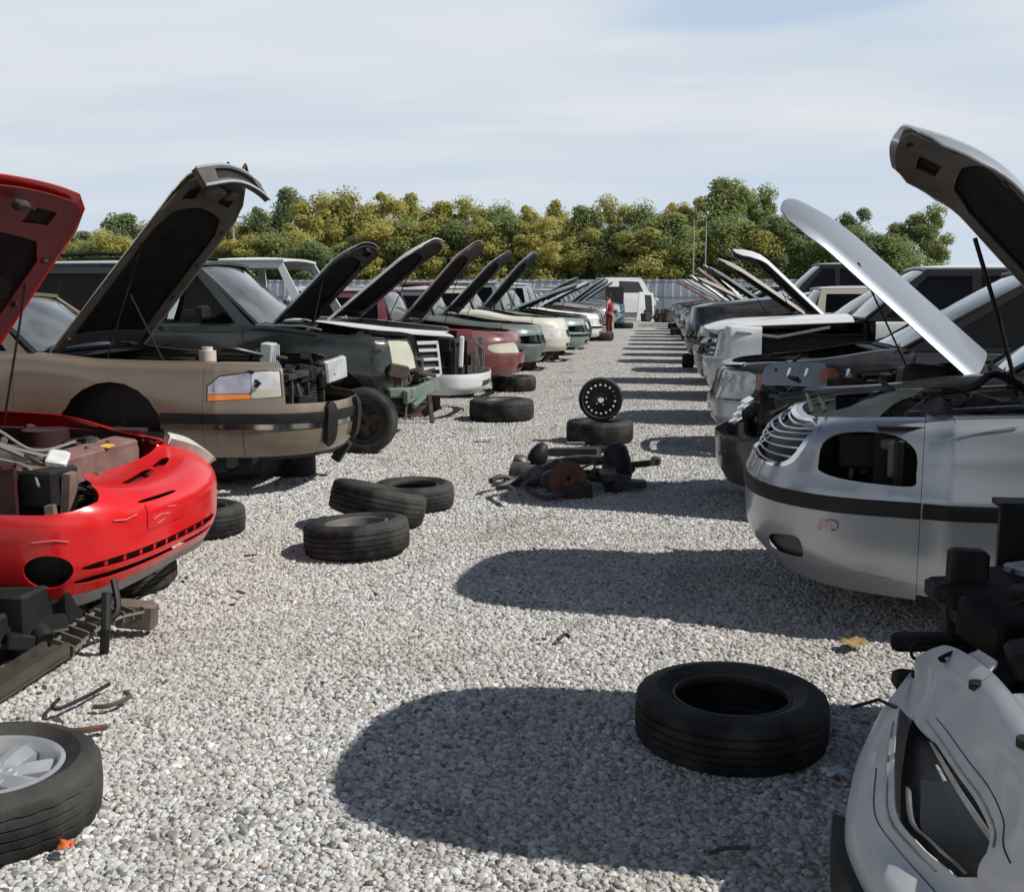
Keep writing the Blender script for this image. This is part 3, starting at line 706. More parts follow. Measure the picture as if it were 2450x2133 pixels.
        panel('door', rib.S, [(sgn * ud, .25), (sgn * (ud + dl), .25), (sgn * (ud + dl), 5.6), (sgn * ud, 5.6)][::sgn], p.get('door_m') or m, root, max(step, .09))
        B = arch(sgn, -L + 1.0); e = rib.end
        poly = [(sgn * (ud + dl + g), 0)] + [(u, v) if i not in (0, 14) else (u, 0) for i, (u, v) in enumerate(B)] + [(sgn * e, 0), (sgn * e, 5.6), (sgn * (ud + dl + g), 5.6)]
        panel('rear_quarter', rib.S, poly[::sgn], m, root, max(step, .14))
    # floor, aprons, firewall, radiator support, engine
    ub_ = MB()
    ub_.box((-L * .5 - .15, 0, zb + .12), (L - 1.3, p['W'] - .16, .16))
    ub_.box((-.78, .42, zb + .16), (.7, .09, .12)); ub_.box((-.78, -.42, zb + .16), (.7, .09, .12)); ub_.box((xw, 0, zb + .05), (.25, 1.3, .10)); ub_.box((-.42, 0, zb + .14), (.08, .9, .08))
    for sgn in (1, -1):
        ub_.cyl((xw, sgn * (W2 - .12), wz - .05), (xw, sgn * (W2 - .30), wz - .05), .14, 16); ub_.tube([(xw, sgn * (W2 - .25), wz), (xw - .02, sgn * (W2 - .33), zf - .12)], .05, 10)
        ub_.box((-L + 1.0, sgn * (W2 - .24), wz - .05), (.3, .2, .3), ch=.05)
    ub_.box((-L + 1.0, 0, wz - .05), (.14, 1.2, .14))
    ub_.build('underbody', GRIME, root)
    for xx in (xw + .02, -L + .95):                      # welded wheel stands that hold the car up
        for sgn in (1, -1): wl = MB(); wl.lathe([(.02, .0), (.19, 0), (.20, .01), (.17, .05), (.17, .15), (.20, .19), (.19, .20), (.02, .20)], 20, Matrix.Translation((xx, sgn * .42, .01))); wl.box((xx, sgn * .42, (zb + .2) / 2 + .1), (.10, .10, max(.05, zb - .1))); wl.build('wheel_stand', STANDM, root)
    bay = MB()
    for sgn in (1, -1):
        bay.box((p['xc'] / 2 - .28, sgn * (W2 - .24), (zb + zf) / 2 + .04), (-p['xc'] - .56, .025, zf - zb - .22)); bay.box((p['xc'] / 2 - .28, sgn * (W2 - .20), zf - .07), (-p['xc'] - .56, .12, .02))
        bay.cyl((xw - .03, sgn * (W2 - .36), zf - .25), (xw - .03, sgn * (W2 - .36), zf - .05), .13, 18)
    bay.box((p['xc'] - .02, 0, (zb + zc) / 2 + .02), (.05, p['W'] - .34, zc - zb - .12))
    bay.build('inner_body', p.get('bay_m') or BLK, root)
    rx = p.get('rsx', -.40); rw = p.get('rsw', p['W'] - .66); rs = MB()
    rs.box((rx, 0, zh - .06), (.09, rw, .045)); rs.box((rx, 0, zb + .14), (.07, rw, .06))
    for yy in (-.5, 0, .5): rs.box((rx + .01, yy * rw / 1.3, (zh + zb) / 2 + .05), (.04, .045, zh - zb - .2))
    rs.build('radiator_support', p.get('rs_m') or GRIME, root)
    rd = MB(); rd.box((rx - .04, 0, (zh + zb) / 2 + .05), (.035, .7 * rw, zh - zb - .24))
    if lod: 
        for i in range(14): rd.box((rx - .018, 0, zb + .2 + i * (zh - zb - .28) / 14), (.01, .67 * rw, .006))
    rd.build('radiator', mat('radiator_core', (.05, .05, .052), .5, .4), root)
    if p['engine']:
        eb, hb = MB(), []
        eb.box((p['xc'] * .52, 0, zb + .30), (.55, .75, .40), ch=.05); eb.box((p['xc'] * .5, .05, zf - .22), (.28, .6, .16), ch=.04)
        eb.cyl((p['xc'] * .5, -.35, zf - .16), (p['xc'] * .5, -.12, zf - .16), .10, 16)
        clutter(rng, p['xc'] + .1, -.5, W2 - .44, zb + .25, zf - .13, p['engine'], eb, hb)
        eb.build('engine', GRIME, root)
        for h_ in hb: h_.build('hose', HOSE, root)
        bt = MB(); bt.box((-.50, (W2 - .42) * rng.choice((1, -1)), zf - .20), (.18, .24, .18), ch=.012); bt.build('battery', BLK, root)
    # cabin
    if p['cabin']:
        xA, zA, xB, zB, xC, xD = p['xc'], zc - .01, p['xrf'], p['roof'], p['xrr'], p['xrb']; yA = W2 - .10; yB = p['yr']; bl = zc - .03
        ys = lambda z: yA + (yB - yA) * (z - bl) / (zB - bl)
        sp = [(xA - .02, bl), (xB, zB - .03), (xC, zB - .03), (xD, bl)]
        xm = xA - .14 - 1.12
        def lin(a, b, t): return (a[0] + (b[0] - a[0]) * t, a[1] + (b[1] - a[1]) * t)
        zt, zl = zB - .11, bl + .04
        def xon(a, b, z): t = (z - a[1]) / (b[1] - a[1]); return a[0] + (b[0] - a[0]) * t
        w1 = [(xon(sp[0], sp[1], zl) - .16, zl), (xon(sp[0], sp[1], zt) - .10, zt), (xm + .05, zt), (xm + .05, zl)]
        w2 = [(xm - .05, zl), (xm - .05, zt), (xon(sp[3], sp[2], zt) + .12, zt), (xon(sp[3], sp[2], zl) + .22, zl)]
        for sgn in (1, -1):
            Sd = lambda u, v, s=sgn: Vector((u, s * ys(v), v))
            order = 1 if sgn < 0 else -1
            panel('cabin_frame', Sd, sp[::order], p.get('frame_m') or p.get('roof_m') or m, root, .25, vs=1, th=.03, holes=[w1, w2], off=0)
            if p['sideglass']:
                for q in (w1, w2): panel('side_window', Sd, q[::order], SIDEGLASS, root, .3, vs=1, off=-.012, th=.004)
        roofS = patch4((xB, -yB, zB), (xB, yB, zB), (xC, yB, zB), (xC, -yB, zB), (0, 0, .045))
        panel('roof', roofS, [(-.02, -.02), (1.02, -.02), (1.02, 1.02), (-.02, 1.02)], p.get('roof_m') or m, root, .12, vs=1, th=.03)
        f1 = (xA + .02, yA - .02, zA); f2 = (xB - .03, yB - .015, zB - .02)
        WS = patch4((f1[0], -f1[1], f1[2]), f1, f2, (f2[0], -f2[1], f2[2]), (.09, 0, .02))
        if p['windscreen']:
            wo = panel('windscreen', WS, [(.03, .03), (.97, .03), (.97, .97), (.03, .97)], GLASS, root, .10, vs=1, th=.006)
            panel('windscreen_trim', WS, [(0, 0), (1, 0), (1, 1), (0, 1)], BLK, root, .10, vs=1, off=-.007, th=.012, holes=[[(.04, .04), (.96, .04), (.96, .96), (.04, .96)]])
        r1 = (xD, yA - .04, bl); r2 = (xC + .02, yB - .015, zB - .02)
        RS = patch4((r1[0], r1[1], r1[2]), (r1[0], -r1[1], r1[2]), (r2[0], -r2[1], r2[2]), r2, (-.05, 0, .02))
        panel('rear_window', RS, [(.05, .08), (.95, .08), (.95, .94), (.05, .94)], SIDEGLASS, root, .2, vs=1)
        if xD > -L + .35: panel('boot_lid', patch4((xD, W2 - .12, zc - .02), (xD, -W2 + .12, zc - .02), (-L + .18, -W2 + .25, zc - .03), (-L + .18, W2 - .25, zc - .03), (0, 0, .02)), [(0, 0), (1, 0), (1, 1), (0, 1)], m, root, .2, vs=1)
        it = MB(); it.box((xA - .28, 0, zc - .10), (.42, p['W'] - .3, .18), ch=.05)
        for sgn in (1, -1):
            for xx in (xA - 1.25, xA - 2.05):
                it.box((xx + .2, sgn * .36, zb + .38), (.5, .48, .2), ch=.05); it.box((xx - .12, sgn * .36, zb + .70), (.16, .48, .62), (0, -.25, 0), ch=.05)
                it.box((xx - .24, sgn * .36, zb + 1.08), (.1, .24, .16), (0, -.2, 0), ch=.03)
        it.build('interior', DARKIN, root)
        if lod:
            for yy in (-.1, .45): wp = MB(); wp.tube([(xA + .03, yy + .35, zA + .01), (xA - .04, yy, zA + .05)], .008, 6); wp.build('wiper', BLK, root)
            cw = MB(); cw.box((xA + .09, 0, zA - .03), (.2, 2 * yA - .1, .03), ch=.01); cw.build('cowl', BLK, root)
    if p['hood'] is not None:
        hl_ = p['hoodL'] or (-p['xc'] - .16)
        hx = p['xc'] + .12
        if p['hood'] == 0:
            hood_part(root, (hx, zc + .0), hl_, p['hoodw'], p['hoodw'] * .93, -math.degrees(math.asin((zc - zh - .04) / hl_)), hood_m or m, lod=lod, under=under, drop=p['drop'])
        else:
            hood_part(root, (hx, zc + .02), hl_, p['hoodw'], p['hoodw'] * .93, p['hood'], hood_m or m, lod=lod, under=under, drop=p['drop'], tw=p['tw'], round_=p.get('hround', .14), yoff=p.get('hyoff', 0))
            if lod:
                a = R(p['hood']); q = hl_ * .62; sd = rng.choice((1, -1)) if 'rod' not in p else p['rod']
                pr = MB(); pr.tube([(hx + .42, sd * (W2 - .26), zf - .03), (hx + q * math.cos(a), sd * p['hoodw'] * .78, zc + q * math.sin(a) - .03)], .007, 6); pr.build('prop_rod', BLK, root)
    root['rib'] = 0; del root['rib']
    return root, rib

# ------------------------------------------------------------------ the two rows of cars
PRED = paint('red', (.60, .004, .007), .22, .05, 0, .35)
PBEI = paint('tan', (.20, .158, .112), .28, .16, .3)
PGRN = paint('dark_green', (.006, .012, .0105), .26, .08)
PWHT = paint('white', (.70, .71, .70), .35, .18)
PMAR = paint('maroon', (.14, .012, .020), .32, .25)
PGRY = paint('grey_green', (.10, .135, .13), .34, .3, .3)
PCRM = paint('cream', (.60, .58, .50), .4, .25)
PSIL = paint('silver', (.39, .415, .44), .28, .12, .45)
PBLK = paint('black', (.010, .010, .012), .28, .12)
PBLU = paint('silver_blue', (.46, .50, .56), .3, .15, .4)
PTAN = paint('champagne', (.46, .42, .34), .35, .2, .3)
PNAV = paint('navy', (.02, .03, .07), .3, .3)
PLGN = paint('pale_green', (.22, .30, .27), .35, .3, .3)
PRUN = mat('grimy_hood_underside', (.10, .085, .07), .7, noise=(5, .8, (.05, .042, .036)))
LROW = 'cars with their hoods up along the left of the lane'; RROW = 'cars with their hoods up along the right of the lane'

red, redR = car('red_coupe', 'bright red car with its hood up and one headlight gone, nearest on the left', 'car', -2.45, 5.35, 0, PRED, LROW, under=mat('shaded_red_underside', (.15, .006, .009), .5, noise=(4, .6, (.085, .005, .007))), lod=2,  # hood underside: body red darkened, its shade put into the colour
    W=1.74, L=4.5, zb=.32, zs=(.52, .62), zm=.74, zh=.84, zf=.95, zc=.99, xc=-1.94, xw=-1.05, hood=51, hoodL=1.60, hoodw=.76, strip=False, grille=False,
    nd=.62, front=[(.07, .32), (.01, .41), (0, .53), (.0, .63), (.05, .69), (.17, .735), (.42, .775)], zbs=.20, headR=False, headL=False, fR=False, roof=1.45, xrf=-2.8, xrr=-3.6, xrb=-4.1,
    bumper=False, fascia=False, engine=26, seed=3, rod=1, tw=0, rsx=-.55, rsw=1.0, hround=.04, bay_m=mat('shaded_bay_red', (.045, .006, .007), .6, noise=(6, .8, (.02, .008, .008))), ub=1.12, drop=.02)  # inner body red painted dark to imitate shade in the engine bay
beige, beigeR = car('tan_sedan', 'tan sedan with black bumper strip and tall open hood, second on the left', 'car', -2.63, 9.05, 0, PBEI, LROW, under=PRUN, lod=2,
    W=1.86, L=5.1, nd=1.25, zb=.34, zs=(.60, .69), zm=.82, zh=1.02, zf=1.09, zc=1.16, xc=-2.40, xw=-1.70, wr=.45, wz=.49, hood=49.5, hoodL=1.92, hoodw=.83, rise=.12,
    grille=False, headL=False, headR=False, fascia=False, roof=1.62, xrf=-3.0, xrr=-4.1, xrb=-4.6, engine=24, seed=8, rsx=-.40, rsw=1.1, hround=.24, rod=-1, ub=1.5, bumper=False, strip=False, drop=.0)
expl, explR = car('green_suv', 'dark green SUV with its front end stripped and black hood open, third on the left', 'car', -2.62, 11.9, 0, PGRN, LROW, hood_m=PBLK, under=BLK, lod=2,
    W=1.80, L=4.9, nd=.75, zb=.52, zs=(.70, .78), zm=.90, zh=1.10, zf=1.20, zc=1.30, xc=-1.62, xw=-.84, wr=.44, wz=.44, hood=45, hoodL=1.25, hoodw=.70, rise=.08,
    bumper=False, fascia=False, strip=False, headL=False, headR=False, roof=1.95, xrf=-2.30, xrr=-4.55, xrb=-4.85, yr=.66, engine=22, seed=5, rod=-1, ub=.72)
truck, truckR = car('white_pickup', 'white pickup with empty windscreen, bare radiator and white bumper, fourth on the left', 'pickup truck', -2.32, 14.6, 0, PWHT, LROW, under=BLK, lod=1,
    W=1.80, L=5.0, nd=.7, zb=.32, zs=(.50, .58), zm=.80, zh=1.06, zf=1.16, zc=1.27, xc=-2.15, xw=-.95, wr=.42, wz=.44, hood=39, hoodL=1.72, hoodw=.74, rise=.08, bay_m=BLK, door_m=PNAV,
    fascia=False, fR=False, strip=False, headL=False, headR=False, windscreen=False, sideglass=False, roof=2.06, xrf=-2.62, xrr=-3.7, xrb=-3.95, yr=.66, engine=16, seed=6, rod=1)
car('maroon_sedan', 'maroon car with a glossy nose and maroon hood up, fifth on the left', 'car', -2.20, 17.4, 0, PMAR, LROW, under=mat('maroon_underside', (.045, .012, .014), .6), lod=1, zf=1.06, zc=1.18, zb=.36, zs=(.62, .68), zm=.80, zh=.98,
    hood=48, hoodL=1.70, xc=-1.98, strip=False, grille=False, headR=LENSY, headL=False, roof=1.66, seed=11)
car('grey_green_sedan', 'grey green sedan with thin dark hood up, beyond the maroon car', 'car', -2.15, 20.3, 0, PGRY, LROW, under=BLK, lod=1, zf=1.08, zc=1.22, zb=.38, zs=(.62, .68), zh=1.0, zm=.8, hood=46, hoodL=1.62, xc=-1.95, strip=False, headR=False, seed=12, roof=1.68, hood_m=PGRN)
car('cream_sedan', 'cream car with pale bumper beyond the grey green sedan on the left', 'car', -1.95, 23.2, 0, PCRM, LROW, under=BLK, lod=1, zf=1.12, zc=1.28, zb=.42, zs=(.64, .70), zm=.86, zh=1.06, hood=49, hoodL=1.58, xc=-1.92, hood_m=PGRY, strip=False, seed=13, roof=1.72)
far_left = [(26.1, -1.75, PLGN, 22, 'pale green car with a low propped hood, eighth on the left'), (28.9, -1.85, PBLK, 30, 'black car with a narrow propped hood, ninth on the left'), (31.8, -1.75, PWHT, 27, 'white car with its hood propped, tenth on the left'),
            (34.6, -1.9, PGRY, 30, 'grey car with hood propped, eleventh on the left'), (37.4, -2.0, PMAR, None, 'maroon car without a hood just before the person'), (44.2, -1.9, PSIL, 36, 'silver car with a propped hood just past the person'),
            (47.2, -1.9, PLGN, 34, 'pale green car two places past the person'), (50.2, -2.0, PTAN, 38, 'champagne car three places past the person'), (53.4, -2.0, PBLU, 34, 'silver blue car last but one on the left'), (56.4, -2.1, PNAV, 0, 'dark blue car with a shut hood, last in the left row')]
for i, (y, x, m, hd, lab) in enumerate(far_left):
    car('parked_car', lab, 'car', x, y, rng0.uniform(-2, 2), m, LROW, under=BLK, lod=1 if y < 33 else 0, hood=hd, hoodL=1.6, xc=-1.9, zf=1.08, zc=1.2, zh=.98, zb=.36, zs=(.60, .66), zm=.8, strip=i % 2 == 0, seed=30 + i, engine=8,
        headR=i % 3 != 0, grille=i % 2 == 1, roof=rng0.choice((1.62, 1.7, 1.85)), drop=.05)

imp, impR = car('silver_sedan', 'silver sedan with black waist strip, empty headlight socket and dark hood underside raised high', 'car', .47, 6.10, 179, PSIL, RROW, under=PRUN, lod=2,
    W=1.86, L=5.1, nd=1.3, zb=.19, zs=(.57, .645), zm=.70, zh=.95, zf=1.08, zc=1.18, xc=-2.16, xw=-1.46, wr=.36, wz=.40, hood=47.5, hoodL=1.84, hoodw=.74, rise=.30, rsx=-.62, rsw=.9, hround=.2, tw=3, hyoff=.12,
    front=[(.12, .26), (.02, .38), (0, .60), (0, .675), (.04, .77), (.12, .92), (.34, 1.01)], headL=False, headR=False, grille=False, fascia=False, bumper=False, strip=False, ub=1.30, roof=1.56, xrf=-2.8, xrr=-3.9, xrb=-4.5, engine=26, seed=21, rod=1, drop=.17)
blk, blkR = car('black_minivan', 'black minivan with a dark bumper and a long silver hood up, behind the silver sedan', 'minivan', .46, 8.95, 167, PBLK, RROW, hood_m=paint('dull_silver_blue', (.20, .225, .26), .38, .12, .5, .1), under=BLK, lod=2,
    W=1.84, L=4.8, nd=1.2, zb=.20, zs=(.52, .58), zm=.70, zh=.86, zf=.98, zc=1.10, xc=-2.05, xw=-1.05, hood=42, hoodL=1.88, hoodw=.74, rise=.2, strip=False,
    headL=False, headR=False, grille=False, fascia=False, roof=1.86, xrf=-3.2, xrr=-4.4, xrb=-4.7, yr=.64, engine=24, seed=22, rod=1, rsx=-.40, rsw=1.1, tw=-6, bay_m=mat('apron_grey', (.035, .04, .04), .5), drop=.08)
cmp_, cmpR = car('silver_blue_compact', 'small silver blue car showing one round headlight beyond the black minivan', 'car', .48, 11.75, 180, PBLK, RROW, bumper_m=PBLU, fascia_m=PBLK, roof_m=PSIL, frame_m=BLK, lod=1, W=1.74, zb=.28, zs=(.50, .56), zm=.66, zh=.88, zf=.98, zc=1.10, xc=-1.8, hood=None, strip=False, hz=(.58, .86), head=(.40, .76), grille=False, roof=1.84, xrf=-3.1, xrr=-4.2, xrb=-4.6, yr=.62, seed=23)
suv, suvR = car('white_suv', 'white SUV with its hood shut, upright slatted grille and missing fender', 'car', .52, 14.5, 178, PWHT, RROW, lod=1, zb=.42, zs=(.74, .82), zm=.95, zh=1.20, zf=1.20, zc=1.32, xc=-1.9, hood=0, hoodL=1.78, hoodw=.80, strip=False, chrome=True, hz=(.86, 1.14), head=(.54, .80), fL=False, bumper_m=PBLU, roof=1.93, xrf=-2.6, xrr=-4.3, xrb=-4.7, yr=.66, rise=.06, nd=.6, seed=24, grille=False, headL=LENS, frame_m=BLK, bay_m=BLK)
car('white_sedan', 'car with a bright white raised hood beyond the white SUV', 'car', .50, 17.5, 179, PGRY, RROW, hood_m=PWHT, under=BLK, lod=1, zb=.34, zf=1.1, zc=1.22, xc=-2.05, hood=43, hoodL=1.74, strip=False, roof=1.80, xrf=-2.9, xrr=-4.2, xrb=-4.6, seed=25, drop=.24, tw=1, headL=False)
car('champagne_sedan', 'car with a champagne hood propped low just beyond the white hood', 'car', .55, 20.3, 181, PTAN, RROW, under=BLK, lod=1, zb=.34, zf=1.12, zc=1.26, zh=1.0, xc=-2.0, hood=34, hoodL=1.76, strip=False, roof=1.70, seed=26, headL=False)
far_right = [(23.2, .45, PBLK, 0, 'black truck with a tall shut hood on the right'), (26.0, .55, PGRY, 34, 'tall grey SUV cab rising over the right row'), (28.9, .5, PTAN, 26, 'champagne car eighth along the right row'), (31.8, .5, PWHT, 42, 'white car ninth along the right row'), (34.6, .55, PMAR, 38, 'maroon car with a pale hood edge on the right'),
             (37.5, .5, PSIL, 43, 'silver car eleventh along the right row'), (40.3, .45, PWHT, 35, 'white car twelfth along the right row'), (43.2, .5, PTAN, 30, 'champagne car thirteenth along the right row'), (46.2, .4, PGRY, 28, 'grey car fourteenth along the right row'), (49.2, .4, PNAV, None, 'dark blue hoodless car far along the right row'), (52.3, .4, PBLU, 34, 'silver blue car last but one on the right'), (55.4, .3, PMAR, 30, 'maroon car last in the right row')]
for i, (y, x, m, hd, lab) in enumerate(far_right):
    tall = i == 1
    car('parked_car', lab, 'car', x, y, 180 + rng0.uniform(-2, 2), m, RROW, under=BLK, lod=1 if y < 30 else 0, hood=hd, hoodL=1.72, xc=-2.0, zf=1.35 if i == 0 else 1.1, zc=1.5 if i == 0 else 1.24, zh=1.3 if i == 0 else .98, zb=.36, zs=(.60, .66), zm=.85, frame_m=BLK if i % 3 else None, strip=i % 2 == 1, seed=60 + i, engine=8,
        headL=i % 3 != 0, grille=i % 2 == 1, roof=2.25 if tall else rng0.choice((1.62, 1.72, 1.8)), xrf=-2.9, xrr=-4.3, xrb=-4.6, drop=.05)

def dress_compact():
    S = cmpR.S; a = cmpR.yz([(.66, .60), (.84, .86)]); u0 = a[0][0]; u1 = u0 + .34
    panel('side_marker', S, [(u1 - .07, a[0][1]), (u1, a[0][1]), (u1, a[1][1] - .1), (u1 - .07, a[1][1])], mat('dull_amber', (.36, .10, .045), .25, 0, .5), cmp_, .05, off=.012, th=.03)
    panel('hood_edge', S, [(-.7, 5.2), (.7, 5.2), (.7, 5.6), (-.7, 5.6)], PBLU, cmp_, .08, off=.004)
dress_compact()
def dress_suv():
    S = suvR.S
    for k in range(5):
        v = 3.25 + k * .40; panel('grille_slot', S, [(-.62, v), (.70 - .01 * k, v), (.70 - .01 * k, v + .2), (-.62, v + .2)], BLK, suv, .08, off=.006)
    b = MB(); b.box((-.42, .62, .95), (.10, .26, .24), (0, .1, .4), ch=.03); b.tube([(-.4, .8, 1.15), (-.9, .82, 1.1), (-1.5, .82, 1.22)], .02, 6); b.build('lamp_bracket', STEEL, suv)
dress_suv()
# the row behind, on either side
BROW = 'cars parked in the rows behind'
for i, (x, y, h, m, lab, rf) in enumerate([(-12.5, 24, 180, PMAR, 'maroon car in the row behind the left hand cars', 1.7), (-12.3, 30, 180, PWHT, 'white car in the row behind the left hand cars', 1.75), (-12.4, 36, 180, PSIL, 'silver car in the row behind the left hand cars', 1.8), (-12.4, 43, 180, PMAR, 'far maroon van in the row behind the left hand cars', 2.0),
                                       (11.2, 22, 0, PWHT, 'white car in the row behind the right hand cars', 1.7), (11.4, 28, 0, PGRY, 'grey car in the row behind the right hand cars', 1.8), (11.2, 34, 0, PBLU, 'silver blue car in the row behind the right hand cars', 1.75), (11.3, 41, 0, PBLK, 'black car in the row behind the right hand cars', 1.8)]):
    car('parked_car', lab, 'car', x, y, h, m, BROW, lod=0, hood=0, hoodL=1.6, xc=-1.9, zf=1.05, zc=1.18, zh=.98, seed=90 + i, roof=rf, engine=0)

# ------------------------------------------------------------------ front ends of the nearest cars
def mirror(poly): return [(-u, v) for u, v in poly][::-1]
def blob(name, m, parent, items, ch=.015):
    b = MB()
    for c, d, *r in items: b.box(c, d, r[0] if r else None, ch=ch)
    return b.build(name, m, parent)

def dress_silver():
    S = impR.S; a, c = -1.3005, 1.3005
    fog = smooth_loop([(.485, .78), (.49, 1.16), (.60, 1.30), (.725, 1.30), (.735, .84), (.62, .74)], 3)
    panel('front_bumper', S, [(a, -.18), (c, -.18), (c, 2), (a, 2)], PSIL, imp, .05, holes=[fog, mirror(fog)])
    panel('fog_lamp_recess', S, [(.38, .25), (.84, .25), (.84, 1.6), (.38, 1.6)], mat('grey_recess', (.10, .10, .10), .6), imp, .06, off=-.035)
    panel('bumper_crease', S, [(.80, .66), (1.18, .50), (1.18, .54), (.80, .74)], PSIL, imp, .05, off=.005, th=.009)
    panel('bumper_strip', S, [(a, 2.02), (c, 2.02), (c, 3), (a, 3)], BLK, imp, .05, off=.007, th=.012)
    e = impR.ux(-1.30)
    panel('fender_strip', S, [(c + .010, 2.02), (e + .4, 2.02), (e + .4, 3), (c + .010, 3)], BLK, imp, .05, off=.007, th=.012)
    H = smooth_loop([(.795, 4.3), (.80, 4.72), (.886, 4.98), (1.034, 5.02), (1.165, 4.90), (1.245, 4.70), (1.275, 4.5), (1.275, 4.2), (1.262, 3.9), (1.095, 3.90), (.923, 3.98), (.81, 4.12)], 3)
    G = smooth_loop([(-.62, 4.25), (-.45, 4.0), (0, 3.95), (.45, 4.0), (.62, 4.25), (.70, 4.85), (.71, 5.2), (.55, 5.62), (0, 5.68), (-.55, 5.62), (-.71, 5.2), (-.70, 4.85)], 3)
    panel('nose_panel', S, [(a, 3.03), (c, 3.03), (c, 5.8), (.70, 5.85), (-.70, 5.85), (a, 5.8)], PSIL, imp, .045, holes=[H, G, mirror(H)])
    g = bpy.data.objects.new('grille', None); COL.objects.link(g); g.parent = imp
    panel('grille_back', S, [(-.68, 3.95), (.68, 3.95), (.72, 5.7), (-.72, 5.7)], BLK, g, .06, off=-.07)
    for k in range(7):
        v = 4.12 + k * .235; w = (.48, .60, .64, .665, .68, .66, .58)[k]
        panel('grille_bar', S, [(-w, v - .02), (w, v - .02), (w, v + .025), (-w, v + .025)], SILVERRIM, g, .05, off=-.014, th=.010)
    mid_ = [(u, 4.85 + (v - 4.85) * 1.0) for u, v in G]
    panel('grille_frame', S, [(u * 1.02, 4.85 + (v - 4.85) * 1.03) for u, v in mid_], CHROME, g, .05, off=.003, th=.02, holes=[[(u * .965, 4.85 + (v - 4.85) * .90) for u, v in mid_]])
    blob('headlight_bucket', BLK, imp, [((-.66, .58, .84), (.05, .46, .24)), ((-.48, .36, .84), (.36, .04, .22)), ((-.95, .78, .86), (.04, .14, .2))])
    dm = mat('dusty_bracket', (.15, .125, .12), .85, noise=(14, .7, (.09, .075, .07)))
    blob('lamp_bracket', dm, imp, [((-.62, .64, .925), (.10, .30, .05), (.1, .15, .3)), ((-.52, .52, .84), (.03, .11, .17), (0, .1, .3)), ((-.63, .765, .86), (.035, .05, .17)), ((-.66, .71, .93), (.12, .12, .04), (0, 0, .4)), ((-.47, .60, .80), (.02, .03, .12))])
    panel('fender_crease', S, [(1.33, 4.74), (1.72, 5.04), (1.72, 5.075), (1.33, 4.765)], PSIL, imp, .05, off=.004, th=.008)
    q = [(.86, 1.60), (.89, 1.42), (.91, 1.60), (.94, 1.50), (.955, 1.66), (.985, 1.62), (.97, 1.84), (.93, 1.76), (.90, 1.88)]
    panel('pink_scuff', S, [(.87 + (u - .93) * .6, 1.66 + (v - 1.62) * .6) for u, v in smooth_loop(q, 3)], mat('pink_scuff_paint', (.50, .33, .34), .6, noise=(30, .9, (.44, .42, .42))), imp, .02, off=.0015, th=.001)
    t = MB(); t.tube([S(u, v) + Vector((.003, .002, 0)) for u, v in [(.875, 1.76), (.90, 1.80), (.93, 1.76), (.935, 1.66), (.915, 1.58), (.905, 1.62)]], .0022, 5, smooth=5); t.build('scribble', mat('dark_crayon', (.09, .06, .10), .7), imp)
dress_silver()

